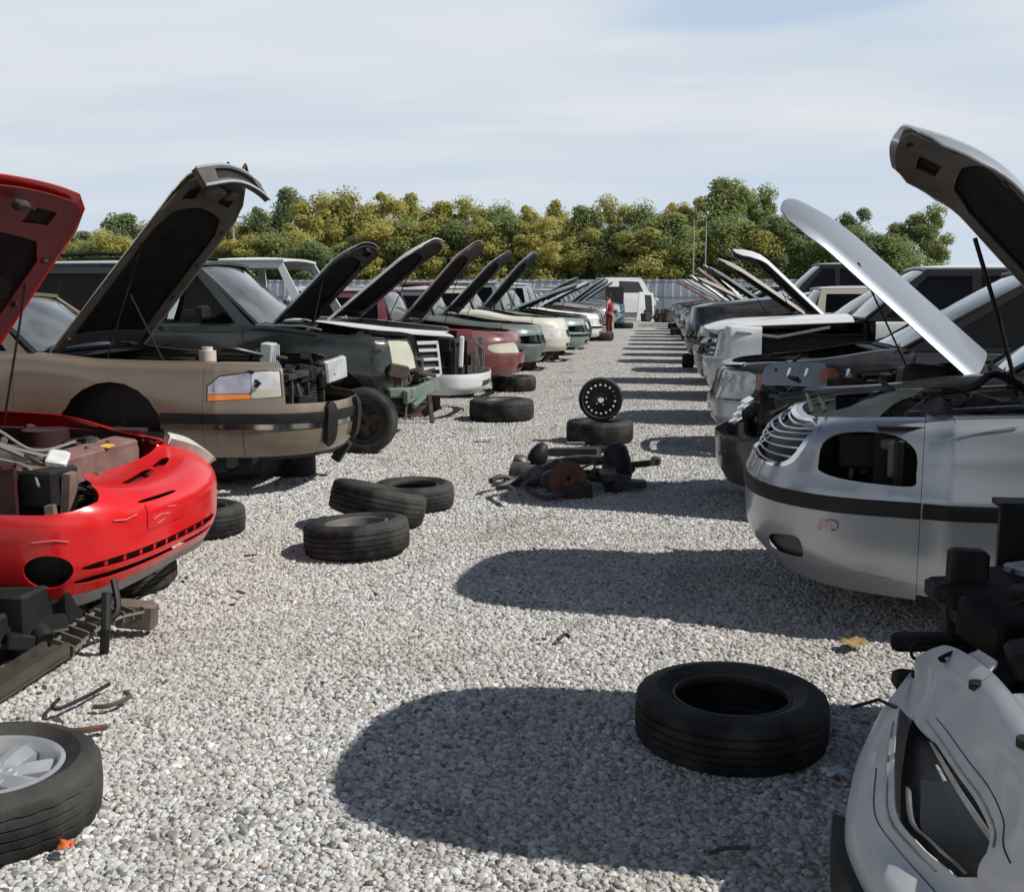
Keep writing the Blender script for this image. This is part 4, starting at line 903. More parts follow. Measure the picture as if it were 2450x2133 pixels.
def dress_red():
    S = redR.S; a, c = -1.26, 1.12
    fog = smooth_loop([(-.93 + .115 * math.cos(t), 1.05 + .62 * math.sin(t)) for t in [i * .524 for i in range(12)]], 2)
    s1 = smooth_loop([(-.74, .96), (-.70, 1.24), (-.2, 1.42), (.35, 1.42), (.37, 1.15), (-.2, 1.12)], 3)
    s2 = smooth_loop([(-.76, .42), (-.74, .68), (-.2, .86), (.36, .86), (.38, .58), (-.2, .55)], 3)
    s3 = smooth_loop([(-.40, 3.52), (-.40, 3.72), (-.12, 3.78), (-.10, 3.58)], 3)
    panel('front_bumper', S, [(a, 0), (c, 0), (c, 3.4), (-.60, 3.4), (-.66, 3.75), (-.80, 3.62), (-.95, 3.48), (a, 3.42)][:3] + [(c, 5.75), (-.36, 5.95), (-.50, 5.6), (-.60, 5.05), (-.625, 4.5), (-.66, 4.05), (-.80, 3.62), (-.95, 3.48), (a, 3.42)], PRED, red, .045,
          holes=[fog, s1, s2, s3, smooth_loop([(-.30, 4.95), (-.32, 5.12), (.06, 5.42), (.10, 5.30), (.0, 5.1)], 3), smooth_loop([(.20, 5.25), (.18, 5.42), (.40, 5.5), (.42, 5.35)], 3)])
    panel('fog_lamp_recess', S, [(-1.08, .2), (-.76, .2), (-.76, 1.9), (-1.08, 1.9)], BLK, red, .06, off=-.07)
    panel('grille_back', S, [(-.85, .2), (.5, .2), (.5, 1.6), (-.85, 1.6)], BLK, red, .08, off=-.05)
    panel('slot_back', S, [(-.5, 3.4), (.6, 3.5), (.6, 5.6), (-.45, 5.6)], mat('dull_red_plastic', (.16, .006, .008), .6), red, .08, off=-.05)
    for k in range(9):
        u = -.66 + k * .11; panel('grille_fin', S, [(u, 1.0 + .02 * k), (u + .018, 1.0 + .02 * k), (u + .018, 1.36), (u, 1.36)], PRED, red, .04, off=-.012, th=.03)
    panel('licence_plate_pad', S, [(-.40, 2.05), (-.06, 2.1), (-.06, 3.38), (-.40, 3.34)], PRED, red, .05, off=.006, th=.006)
    for P in ([(-.36, 2.45), (-.30, 2.6), (-.22, 2.5)], [(-.24, 2.9), (-.15, 2.75)], [(-.33, 2.2), (-.27, 2.3)], [(-.62, 2.9), (-.55, 2.8), (-.48, 2.95)], [(-1.0, 2.2), (-.9, 2.3), (-.84, 2.2)]):
        t = MB(); t.tube([S(u, v) + (S(u, v) - S(u, v - .01)).cross(Vector((0, 1, 0))) * 0 + Vector((.008, -.002, 0)) for u, v in P], .0028, 5); t.build('scratch', mat('scraped_primer', (.60, .16, .15), .7), red)
    panel('spoiler_lip', S, [(a, -.55), (c, -.5), (c, -.03), (a, -.03)], mat('grey_lip', (.16, .155, .15), .6, noise=(6, .5, (.26, .25, .24))), red, .07, off=.0)
    panel('headlight', S, smooth_loop([(.66, 3.9), (.70, 5.0), (.82, 5.6), (.96, 5.6), (1.06, 4.9), (1.06, 3.7), (.86, 3.4)], 3), mat('frosted_lens', (.55, .56, .50), .35, 0, .3, noise=(9, .5, (.42, .43, .38))), red, .04, off=.045, th=.06)
    sup = mat('dusty_red_brown', (.15, .07, .062), .8, noise=(9, .7, (.23, .14, .12)), bump=(40, .3))
    b = MB(); b.box((-.56, .05, .835), (.15, .80, .07), (0, .12, .0), ch=.01); b.box((-.49, .05, .775), (.02, .78, .10)); b.box((-.54, -.42, .815), (.22, .16, .06), (.1, .1, .2), ch=.01)
    for yy in (-.2, 0., .22): b.cyl((-.54, yy, .865), (-.54, yy, .884), .014, 10)
    b.build('upper_crossmember', sup, red)
    blob('sticker', mat('yellow_sticker', (.60, .38, .06), .6), red, [((-.50, .13, .866), (.05, .12, .006), (0, .12, .2))], 0)
    b = MB(); b.box((-.40, -.46, .62), (.04, .10, .40), (0, .1, .1)); b.box((-.36, -.66, .56), (.04, .05, .28), (0, -.1, .2)); b.box((-.38, -.20, .60), (.03, .06, .36)); b.build('lamp_mount', mat('primer_rust', (.22, .13, .09), .8, noise=(15, .9, (.10, .08, .07))), red)
    b = MB(); b.box((-.50, -.36, .87), (.10, .14, .04), (.3, .2, .4), ch=.01); b.build('white_bracket', WHITEP, red)
    b = MB(); b.box((-.56, .18, .70), (.10, .22, .10), (0, .3, .2), ch=.03); b.tube([(-.50, -.34, .70), (-.46, -.15, .69), (-.50, .1, .66)], .012, 6); b.build('hose_fitting', ALU, red)
    for i, P in enumerate(([(-1.25, -.34, 1.02), (-.95, -.40, 1.0), (-.72, -.38, .92), (-.5, -.22, .83)], [(-1.15, -.28, 1.03), (-.86, -.34, 1.02), (-.66, -.30, .90), (-.55, -.1, .92)], [(-1.0, -.5, .99), (-.8, -.44, .95), (-.62, -.42, .88), (-.46, -.40, .80)], [(-.9, -.6, .93), (-.6, -.5, .86), (-.45, -.62, .78)])):
        t = MB(); t.tube(P, (.010, .008, .012, .007)[i], 6, smooth=6); t.build('wiring', mat('grey_wire', (.20, .185, .18), .6), red)
    for P in ([(-.62, -.45, .90), (-.32, -.38, .72), (-.17, -.30, .66)],):
        t = MB(); t.tube(P, .007, 6); t.build('fallen_prop_rod', BLK, red)
    b = MB(); clutter(random.Random(77), -1.7, -.55, .62, .55, .9, 26, b, b); b.build('engine', GRIME, red)
    b = MB()
    for c_, d_ in (((-.52, -.76, .18), (.36, .42, .34)), ((-.36, -.60, .22), (.2, .3, .2)), ((-.85, -.95, .22), (.60, .60, .42)), ((-.60, -.85, .14), (.35, .45, .26)), ((-1.05, -.50, .2), (.7, .5, .38)), ((-.95, -.50, .22), (.55, .42, .40)), ((-.75, -.62, .42), (.25, .2, .3)), ((-1.15, -.35, .36), (.6, .5, .35)), ((-.62, -.35, .30), (.16, .5, .14)), ((-.75, .2, .28), (.4, .6, .2))): b.box(c_, d_, ch=.015)
    b.cyl((-.95, -.62, .2), (-.95, -.78, .2), .19, 20); b.tube([(-.04, -.80, .33), (-.02, -.86, .18), (-.06, -.82, .03)], .022, 7); b.tube([(-.10, -.62, .34), (-.05, -.70, .2), (-.16, -.78, .16)], .016, 6, smooth=4); 
    for i in range(46):
        rg = random.Random(200 + i); c_ = Vector((rg.uniform(-.60, -.20), rg.uniform(-.98, -.55), rg.uniform(.02, .15)))
        if i % 3 == 0: b.box(c_, (rg.uniform(.08, .2), rg.uniform(.08, .22), rg.uniform(.05, .14)), (rg.uniform(-.5, .5), rg.uniform(-.5, .5), rg.uniform(-.8, .8)), ch=.008)
        elif i % 3 == 1: b.cyl(c_, c_ + Vector((rg.uniform(-.12, .12), rg.uniform(-.12, .12), rg.uniform(-.02, .08))), rg.uniform(.02, .06), 12)
        else: b.tube([c_, c_ + Vector((rg.uniform(-.15, .15), rg.uniform(-.15, .15), rg.uniform(-.1, .05))), c_ + Vector((rg.uniform(-.2, .2), rg.uniform(-.2, .2), -.05))], rg.uniform(.008, .018), 6, smooth=3)
    b.build('gearbox', BLK, red)
dress_red()
red.location.z = -.04                            # this one has sunk on its stands

def dress_tan():
    S = beigeR.S
    bump = [(-1.5, 0), (1.5, 0), (1.5, 3.0), (-1.5, 3.0)]
    for s_ in ([(-1.19, 0), (1.19, 0), (1.19, 1.98), (-1.19, 1.98)], [(-1.5, 0), (-1.195, 0), (-1.195, 1.98), (-1.5, 1.98)], [(1.195, 0), (1.5, 0), (1.5, 1.98), (1.195, 1.98)]):
        panel('front_bumper', S, s_, PBEI, beige, .055)
    panel('bumper_top', S, [(-1.5, 2.9), (1.5, 2.9), (1.5, 3.5), (-1.5, 3.5)], PBEI, beige, .055, off=.0)
    panel('bumper_strip', S, [(-1.5, 2.0), (1.5, 2.0), (1.5, 2.9), (-1.5, 2.9)], BLK, beige, .055, off=.014, th=.02)
    panel('chrome_strip', S, [(-1.5, 1.68), (1.5, 1.68), (1.5, 1.96), (-1.5, 1.96)], CHROME, beige, .055, off=.009, th=.012)
    panel('lower_lip', S, [(-1.0, -.25), (1.0, -.25), (1.0, -.02), (-1.0, -.02)], BLK, beige, .06)
    d = beigeR.ux(-1.70 + .42)
    panel('fender_strip', S, [(-d, 2.0), (-1.505, 2.0), (-1.505, 2.9), (-d, 2.9)], BLK, beige, .055, off=.014, th=.02)
    panel('fender_chrome_strip', S, [(-d, 1.68), (-1.505, 1.68), (-1.505, 1.96), (-d, 1.96)], CHROME, beige, .055, off=.009, th=.012)
    HL = [(-1.475, 3.58), (-.87, 3.85), (-.872, 4.92), (-1.05, 4.88), (-1.36, 4.66), (-1.475, 4.28)]
    panel('nose_corner', S, [(-1.5, 3.5), (-.85, 3.5), (-.85, 6), (-1.5, 6)], PBEI, beige, .05, holes=[HL])
    panel('nose_corner', S, [(.95, 3.5), (1.5, 3.5), (1.5, 6), (.95, 6)], PBEI, beige, .06)
    hl = bpy.data.objects.new('headlight', None); COL.objects.link(hl); hl.parent = beige
    panel('lens', S, [(-1.12, 3.75), (-.88, 3.87), (-.882, 4.88), (-1.05, 4.84), (-1.12, 4.80)], LENS, hl, .04, off=-.002, th=.05)
    panel('corner_lens', S, [(-1.465, 3.95), (-1.125, 4.02), (-1.125, 4.79), (-1.36, 4.62), (-1.465, 4.27)], mat('violet_lens', (.42, .42, .48), .08, .3, .8, noise=(9, .8, (.26, .26, .32))), hl, .04, off=-.002, th=.05)
    panel('amber_reflector', S, [(-1.465, 3.62), (-1.125, 3.76), (-1.125, 3.99), (-1.465, 3.92)], AMBER, hl, .04, off=-.001, th=.05)
    panel('lens_sill', S, [(-1.12, 3.77), (-.88, 3.89), (-.88, 4.22), (-1.12, 4.16)], LENSY, hl, .04, off=.002, th=.02)
    for u in (-.44, .10): panel('bumper_guard', S, smooth_loop([(u - .05, .9), (u + .05, .9), (u + .05, 3.2), (u - .05, 3.2)], 3), BLK, beige, .04, off=.045, th=.07)
    b = MB(); b.box((-.30, .52, .95), (.07, .30, .21), (.15, .05, -.35), ch=.02); o = b.build('dangling_headlight', LENS, beige)
    b = MB(); b.box((-.35, .50, .93), (.09, .34, .25), (.15, .05, -.35), ch=.02); b.build('headlight_housing', BLK, beige)
    b = MB(); clutter(random.Random(5), -.9, -.34, .46, .72, 1.0, 30, b, b); b.build('exposed_brackets', BLK, beige)
    b = MB(); b.box((-.66, -.18, 1.10), (.10, .20, .24), (0, .1, .1), ch=.01)
    for k in range(4): b.box((-.605, -.24 + .05 * k, 1.10), (.02, .02, .2))
    b.build('fuse_box', mat('pale_grey_plastic', (.40, .41, .42), .5), beige)
    b = MB(); b.cyl((-1.05, -.52, 1.06), (-1.05, -.52, 1.17), .07, 14); b.cyl((-1.05, -.52, 1.17), (-1.05, -.52, 1.20), .045, 12); b.build('washer_bottle', mat('pinkish_white_plastic', (.55, .46, .42), .5), beige)
    t = MB(); t.tube([(-1.2, -.4, 1.1), (-.9, -.46, 1.18), (-.7, -.3, 1.13), (-.55, -.05, 1.08)], .02, 8, smooth=6); t.build('hose', HOSE, beige)
    # header with the grille opening turned up at the hood's front edge
    hd = [o for o in beige.children if o.name.startswith('hood')][0]
    L = 1.92
    Hs = lambda u, v: Vector((L - .10 + .17 * math.cos(u * 1.15) ** .7 - .05 * (1 - v), u * .70, -.02 - .15 * (1 - v) + .02 * math.cos(u * 3)))
    panel('grille_header', Hs, [(-1, 0), (1, 0), (1, 1), (-1, 1)], PRUN, hd, .08, vs=.3, th=.05, holes=[[(-.66, .22), (.66, .22), (.60, .80), (-.60, .80)]])
    panel('grille', Hs, [(-.66, .22), (.66, .22), (.60, .80), (-.60, .80)], BLK, hd, .08, vs=.3, off=-.03)
    for nm, v0, v1 in (('chrome_edge', .93, 1.06), ('chrome_edge', -.06, .08)): panel(nm, Hs, [(-1, v0), (1, v0), (1, v1), (-1, v1)], SILVERRIM, hd, .08, vs=.3, off=.006, th=.012)
    b = MB(); b.box((L - .16, -.22, -.10), (.12, .26, .07), (0, .3, .1), ch=.02); b.box((L - .15, .12, -.10), (.10, .16, .06), (0, .3, -.1), ch=.02); b.build('latch_bracket', PRUN, hd)
    b = MB(); b.tube([(L + .03, .25, 0), (L + .10, .30, .03), (L + .04, .42, .02)], .014, 6); b.tube([(L + .02, .05, .02), (L + .06, .05, .07)], .012, 6); b.build('bent_clip', BLK, hd)
    t = MB(); t.tube([(-1.35, -.70, 1.10), (-1.62, -.66, 1.62)], .007, 6); t.build('hood_strut', BLK, beige)
    b = MB(); b.box((-1.05, .1, .22), (.8, 1.2, .24), ch=.06); b.cyl((-.62, .35, .02), (-.62, .35, .30), .17, 18); b.box((-.95, -.45, .28), (.25, .4, .2), ch=.04); b.box((-.2, .35, .24), (.08, .1, .2), (0, .6, 0)); b.build('gearbox', BLK, beige)
dress_tan()

# ------------------------------------------------------------------ tyres and wheels
def tyre_prof(Ro, w, ri, grooves=4):
    h = w / 2; sh = Ro - .018
    P = [(ri - .004, -h * .62), (ri + .012, -h * .78), (ri + (Ro - ri) * .45, -h * 1.0), (sh - .012, -h * .92), (sh + .008, -h * .80)]
    n = grooves; tw = h * .74
    for k in range(n + 1):
        a = -tw + 2 * tw * k / (n + 1) + .004; b = -tw + 2 * tw * (k + 1) / (n + 1) - .004
        ro = lambda z: Ro - .010 * (z / h) ** 2
        if k: P.append((ro(a) - .008, a - .003))
        P += [(ro(a), a), (ro(b), b)]
        if k < n: P.append((ro(b) - .008, b + .003))
    P += [(r, -z) for r, z in P[4::-1]]
    P += [(ri + .002, h * .45), (ri + .03, h * .55), (ri + (Ro - ri) * .5, h * .80), (Ro - .03, h * .5), (Ro - .03, -h * .5), (ri + (Ro - ri) * .5, -h * .80), (ri + .03, -h * .55), (ri + .002, -h * .45)]
    return P
def rim_mesh(kind, ri, w):
    b = MB(); h = w / 2
    b.lathe([(ri + .010, h * .80), (ri - .004, h * .84), (ri - .012, h * .78), (ri - .018, h * .4), (ri - .03, 0), (ri - .018, -h * .6), (ri + .008, -h * .80), (ri + .002, -h * .6), (ri - .022, 0), (ri, h * .6)], 48, close=True)
    if kind == 'alloy':
        for k in range(7):
            a = k * 2 * math.pi / 7; c, s = math.cos(a), math.sin(a); px, py = -s, c
            def pt(r, t, z): return Vector((c * r + px * t, s * r + py * t, z))
            rings = []
            for r, t0, t1, z in ((.05, -.030, .034, h * .55), (ri * .5, -.030, .055, h * .62), (ri * .8, -.020, .075, h * .60), (ri - .014, -.012, .088, h * .52)):
                rings.append([pt(r, t0, z - .012), pt(r, (t0 + t1) / 2, z + .006), pt(r, t1, z - .012), pt(r, t1, z - .04), pt(r, t0, z - .04)])
            b.loft(rings)
        b.lathe([(.001, h * .66), (.028, h * .66), (.032, h * .60), (.075, h * .56), (.08, h * .3), (.001, h * .3)], 24)
        for k in range(5): b.cyl((.05 * math.cos(k * 1.257), .05 * math.sin(k * 1.257), h * .55), (.05 * math.cos(k * 1.257), .05 * math.sin(k * 1.257), h * .62), .008, 8)
    elif kind == 'steel':
        b.lathe([(.02, h * .12), (ri - .02, h * .12), (ri - .02, h * .04), (.02, h * .04)], 36, close=True)
        S = lambda u, v: Vector((v * math.cos(u), v * math.sin(u), h * .25 + .03 * math.sin(min(1, max(0, (v - .05) / (ri - .07))) * math.pi)))
        for k in range(4):
            a = k * math.pi / 2 + .3
            b.beam((.03 * math.cos(a), .03 * math.sin(a), h * .4), ((ri - .02) * math.cos(a), (ri - .02) * math.sin(a), h * .25), .075, .02)
        b.lathe([(.028, h * .42), (.07, h * .44), (.085, h * .36), (.085, h * .2), (.028, h * .2)], 24, close=True)
        b.lathe([(ri - .02, h * .28), (ri * .82, h * .34), (ri * .80, h * .2), (ri - .02, h * .1)], 36, close=True)
    return b
def tyre(name, label, cat, x, y, z, Ro, w, ri, rim=None, rimm=None, rot=(0, 0, 0), group='loose tyres lying on the gravel', seg=72):
    t = thing(name, label, cat, (x, y, z), 0, group); t.rotation_euler = rot
    b = MB(); P = tyre_prof(Ro, w, ri); b.lathe(P, seg, close=True)
    tr = {round(r, 4) for r, q in P if r > Ro - .012}
    for i, v in enumerate(b.v):                         # shallow cross sipes on the tread ribs
        k = i % seg; r = math.hypot(v.x, v.y)
        if r > Ro - .0115 and k % 3 == 0 and abs(v.z) > w * .12: v.x *= 1 - .007 / r; v.y *= 1 - .007 / r
    b.build('tyre', RUBBER, t, smooth=32)
    if rim: rim_mesh(rim, ri, w).build('rim', rimm or SILVERRIM, t)
    elif rim is None and ri: 
        c = MB(); c.lathe([(ri + .004, w * .39), (ri - .002, w * .40), (ri - .003, w * .36), (ri + .006, w * .34)], 48, close=True); c.build('bead', mat('worn_bead', (.085, .08, .06), .6), t)
    return t
tyre('tyre', 'big black tyre without a rim lying in the shade in the foreground', 'tyre', .275, 3.93, .105, .352, .205, .21)
tyre('wheel', 'wheel with a silver seven spoke alloy rim lying at the lower left corner', 'wheel', -2.04, 2.97, .115, .325, .215, .205, 'alloy', SILVERRIM, (R(2), R(2), .5))
tyre('wheel', 'wheel with a grey steel rim lying flat in front of the tilted tyre', 'wheel', -1.90, 6.60, .115, .335, .215, .195, 'steel', mat('dark_steel_rim', (.10, .10, .10), .5, .3, noise=(8, .7, (.2, .19, .18))), (R(-3), R(-3), .35))
tyre('tyre', 'tyre tilted with its tread to the camera, leaning on the flat wheel', 'tyre', -1.97, 7.40, .175, .34, .23, .20, None, None, (R(-7), R(13), .2))
tyre('tyre', 'smaller tyre half hidden behind the tilted one', 'tyre', -1.87, 8.08, .105, .31, .20, .185, None, None, (R(1), 0, .3))
tyre('wheel', 'wheel with a dark rim poking out from behind the red bumper', 'wheel', -3.13, 7.0, .11, .315, .205, .19, 'steel', mat('black_steel_rim', (.03, .03, .03), .5, .2), (0, R(2), .9))
tyre('tyre', 'dusty tyre in the shadow right under the red bumper', 'tyre', -2.98, 5.62, .10, .30, .19, .18, None, None, (R(3), R(-4), 0))
tyre('tyre', 'black tyre carrying the upright black wheel in the middle of the lane', 'tyre', -.67, 12.0, .125, .37, .245, .20, None, None, (0, 0, 0))
tyre('tyre', 'large pale topped tyre beside the white pickup bumper', 'tyre', -2.05, 13.95, .14, .42, .27, .21, 'steel', mat('dark_steel_rim', (.1, .1, .1), .5), (0, 0, .4))
tyre('tyre', 'tyre lying just past the white pickup, under the maroon nose', 'tyre', -2.45, 18.1, .13, .37, .25, .20, None, None, (0, 0, .4))
tyre('tyre', 'tyre lying at the far left cars nearest the person', 'tyre', -2.05, 37.0, .15, .42, .28, .2, None, None, (0, 0, 0), seg=36)
tyre('tyre', 'tyre lying on the lane behind the person', 'tyre', -1.75, 49.5, .13, .44, .26, .2, None, None, (0, 0, 0), seg=36)
tyre('tyre', 'nearest of the three black tyres along the right far cars', 'tyre', 1.02, 38.5, .15, .40, .28, .2, None, None, (0, 0, 0), seg=36)
tyre('tyre', 'middle one of the three black tyres along the right far cars', 'tyre', .66, 42.0, .14, .40, .26, .2, None, None, (0, 0, 0), seg=36)
tyre('tyre', 'farthest of the three black tyres along the right far cars', 'tyre', .62, 49.0, .14, .42, .26, .2, None, None, (0, 0, 0), seg=36)
tyre('tyre', 'small black tyre standing on its tread beside the white SUV', 'tyre', .55, 24.0, .16, .16, .25, .10, None, None, (0, R(90), 0), seg=36)

def upright_wheel():
    t = thing('wheel', 'black steel wheel ringed with round holes standing upright on a flat tyre', 'wheel', (-.66, 11.95, .245 + .235), 0, 'loose tyres lying on the gravel'); t.rotation_euler = (R(90), R(8), R(4))
    Sx = lambda u, v: Vector((u, v, .03 + .035 * math.cos(min(1, math.hypot(u, v) / .19) * math.pi)))
    circ = lambda cx, cy, r, n: [(cx + r * math.cos(2 * math.pi * k / n), cy + r * math.sin(2 * math.pi * k / n)) for k in range(n)]
    holes = [circ(.158 * math.cos(2 * math.pi * k / 18), .158 * math.sin(2 * math.pi * k / 18), .0125, 10) for k in range(18)] + [circ(0, 0, .034, 14)] + [circ(.062 * math.cos(2 * math.pi * k / 5 + .3), .062 * math.sin(2 * math.pi * k / 5 + .3), .007, 8) for k in range(5)]
    bk = mat('black_steel_rim', (.03, .03, .03), .5, .2)
    panel('wheel_disc', Sx, circ(0, 0, .20, 40), bk, t, .025, vs=1, th=.006, holes=holes)
    b = MB(); b.lathe([(.205, .075), (.195, .07), (.190, .03), (.190, -.05), (.205, -.075), (.200, -.07), (.196, 0)], 48, close=True); b.build('rim', bk, t)
    b = MB(); b.lathe([(.203, -.06), (.225, -.068), (.238, -.055), (.242, 0), (.238, .055), (.225, .068), (.203, .06), (.21, 0)], 56, close=True); b.build('tyre', RUBBER, t)
upright_wheel()

# ------------------------------------------------------------------ third and fourth cars on the left
def dress_green():
    S = explR.S
    sur = [(.16, 3.1), (.98, 3.1), (.98, 5.6), (.16, 5.6)]
    HLp = smooth_loop([(.26, 3.45), (.80, 3.5), (.92, 3.7), (.92, 5.0), (.80, 5.15), (.26, 5.1)], 2)
    panel('lamp_surround', S, mirror(sur), BLK, expl, .06, holes=[mirror(HLp)])
    panel('headlight', S, mirror(HLp), LENSY, expl, .05, off=-.004, th=.09)
    b = MB(); g = mat('green_bumper_beam', (.035, .12, .085), .4, 0, .4, dust=(.5, 5))
    b.box((-.02, 0, .56), (.07, 1.62, .15), ch=.015); b.box((-.10, -.72, .60), (.28, .16, .10), (0, 0, .5), ch=.015); b.box((.02, -.35, .47), (.05, .5, .05), (.1, .2, 0), ch=.01); b.build('bumper_beam', g, expl)
    w = thing_part('wheel', expl, (-.40, -1.06, .335)); w.rotation_euler = (R(90), 0, 0)
    t = MB(); t.lathe(tyre_prof(.345, .22, .20), 56, close=True); t.build('tyre', RUBBER, w)
    rim_mesh('steel', .20, .22).build('rim', mat('rusty_rim', (.05, .036, .03), .8, .1, noise=(14, .8, (.09, .07, .055))), w)
    b = MB(); clutter(random.Random(15), -.75, -.10, .72, .45, .95, 34, b, b); b.box((-.25, -.45, .72), (.3, .5, .22), ch=.04); b.tube([(-.3, -.8, .45), (-.4, -.5, .40), (-.35, 0, .38)], .04, 8); b.tube([(-.15, -.7, .42), (-.1, -.4, .33), (-.2, -.2, .36)], .018, 6, smooth=4); b.build('front_suspension', mat('rusty_frame', (.085, .06, .045), .8, noise=(12, .9, (.04, .035, .03)), bump=(50, .4)), expl)
    b = MB(); b.box((-.06, -.62, .40), (.012, .22, .20), (0, .1, .2)); b.build('mud_flap', mat('grey_plastic', (.16, .16, .16), .6), expl)
    b = MB(); b.tube([(-1.6, -.86, 1.30), (-1.1, -.84, 1.29), (-.9, -.83, 1.25)], .012, 6); b.box((-1.52, -.55, 1.30), (.18, .2, .05), (0, .1, .2), ch=.01); b.build('cowl_trim', mat('grey_plastic', (.16, .16, .16), .6), expl)
    b = MB(); b.cyl((-2.32, -.95, 1.40), (-2.10, -1.06, 1.42), .06, 12); b.box((-2.1, -1.04, 1.43), (.12, .20, .15), ch=.03); b.build('door_mirror', BLK, expl)
    b = MB()
    for s in (1, -1): b.tube([(-2.6, s * .60, 2.02), (-3.4, s * .62, 2.05), (-4.4, s * .60, 2.02)], .018, 8)
    b.build('roof_rails', BLK, expl)
    panel('sticker', lambda u, v: Vector((-2.48 + .05 * (v - 1.55) / .3 - u, -.88 + (v - 1.27) * .30 , v)), [(0, 1.36), (.07, 1.36), (.05, 1.72), (-.02, 1.72)], mat('pale_sticker', (.55, .62, .58), .6), expl, .1, vs=1, off=.01)
def thing_part(name, parent, loc):
    o = bpy.data.objects.new(name, None); COL.objects.link(o); o.parent = parent; o.location = loc; return o
dress_green()
def dress_truck():
    S = truckR.S; a = truckR.ux(-.72); d = truckR.ux(-2.2)
    panel('fender_top', S, [(-d, 4.9), (-a + .45, 4.9), (-a + .28, 5.3), (-a + .35, 6), (-d, 6)], PWHT, truck, .08)
    b = MB(); b.box((-.24, -.74, .88), (.06, .10, .40), (0, .05, .2), ch=.02); b.build('corner_panel', PWHT, truck)
    b = MB(); b.tube([(-.16, -.5, 1.02), (-.12, -.2, .8), (-.14, .1, .6)], .012, 6, smooth=4); b.tube([(-.14, -.3, 1.0), (-.10, .2, .85), (-.14, .4, .62)], .01, 6, smooth=4); b.box((-.18, -.1, .8), (.05, .06, .44)); b.box((-.18, .4, .8), (.06, .05, .44)); b.build('core_bracket', STEEL, truck)
    t = thing('loose_grille', 'silver slatted grille leaning against the front of the green SUV and white pickup', 'grille', (-2.93, 13.45, .80), R(20))
    b = MB(); w, h = .40, .46
    b.box((0, 0, h / 2 - .02), (.035, w, .05), ch=.012); b.box((0, 0, -h / 2 + .02), (.035, w, .05), ch=.012)
    for y in (-w / 2 + .02, w / 2 - .02): b.box((0, y, 0), (.035, .04, h), ch=.01)
    for k in range(3): b.box((.004, 0, -h / 4 + k * h / 4), (.03, w - .05, .045), ch=.008)
    b.build('frame', mat('silver_plastic', (.50, .52, .53), .35, .4, .3), t)
    b = MB(); b.box((-.02, 0, 0), (.006, w - .04, h - .06)); b.build('mesh', BLK, t); t.rotation_euler = (0, R(-12), R(-48))
    b = MB(); b.box((-.03, 0, -.5), (.03, .05, .66)); b.build('prop', GRIME, t)
dress_truck()

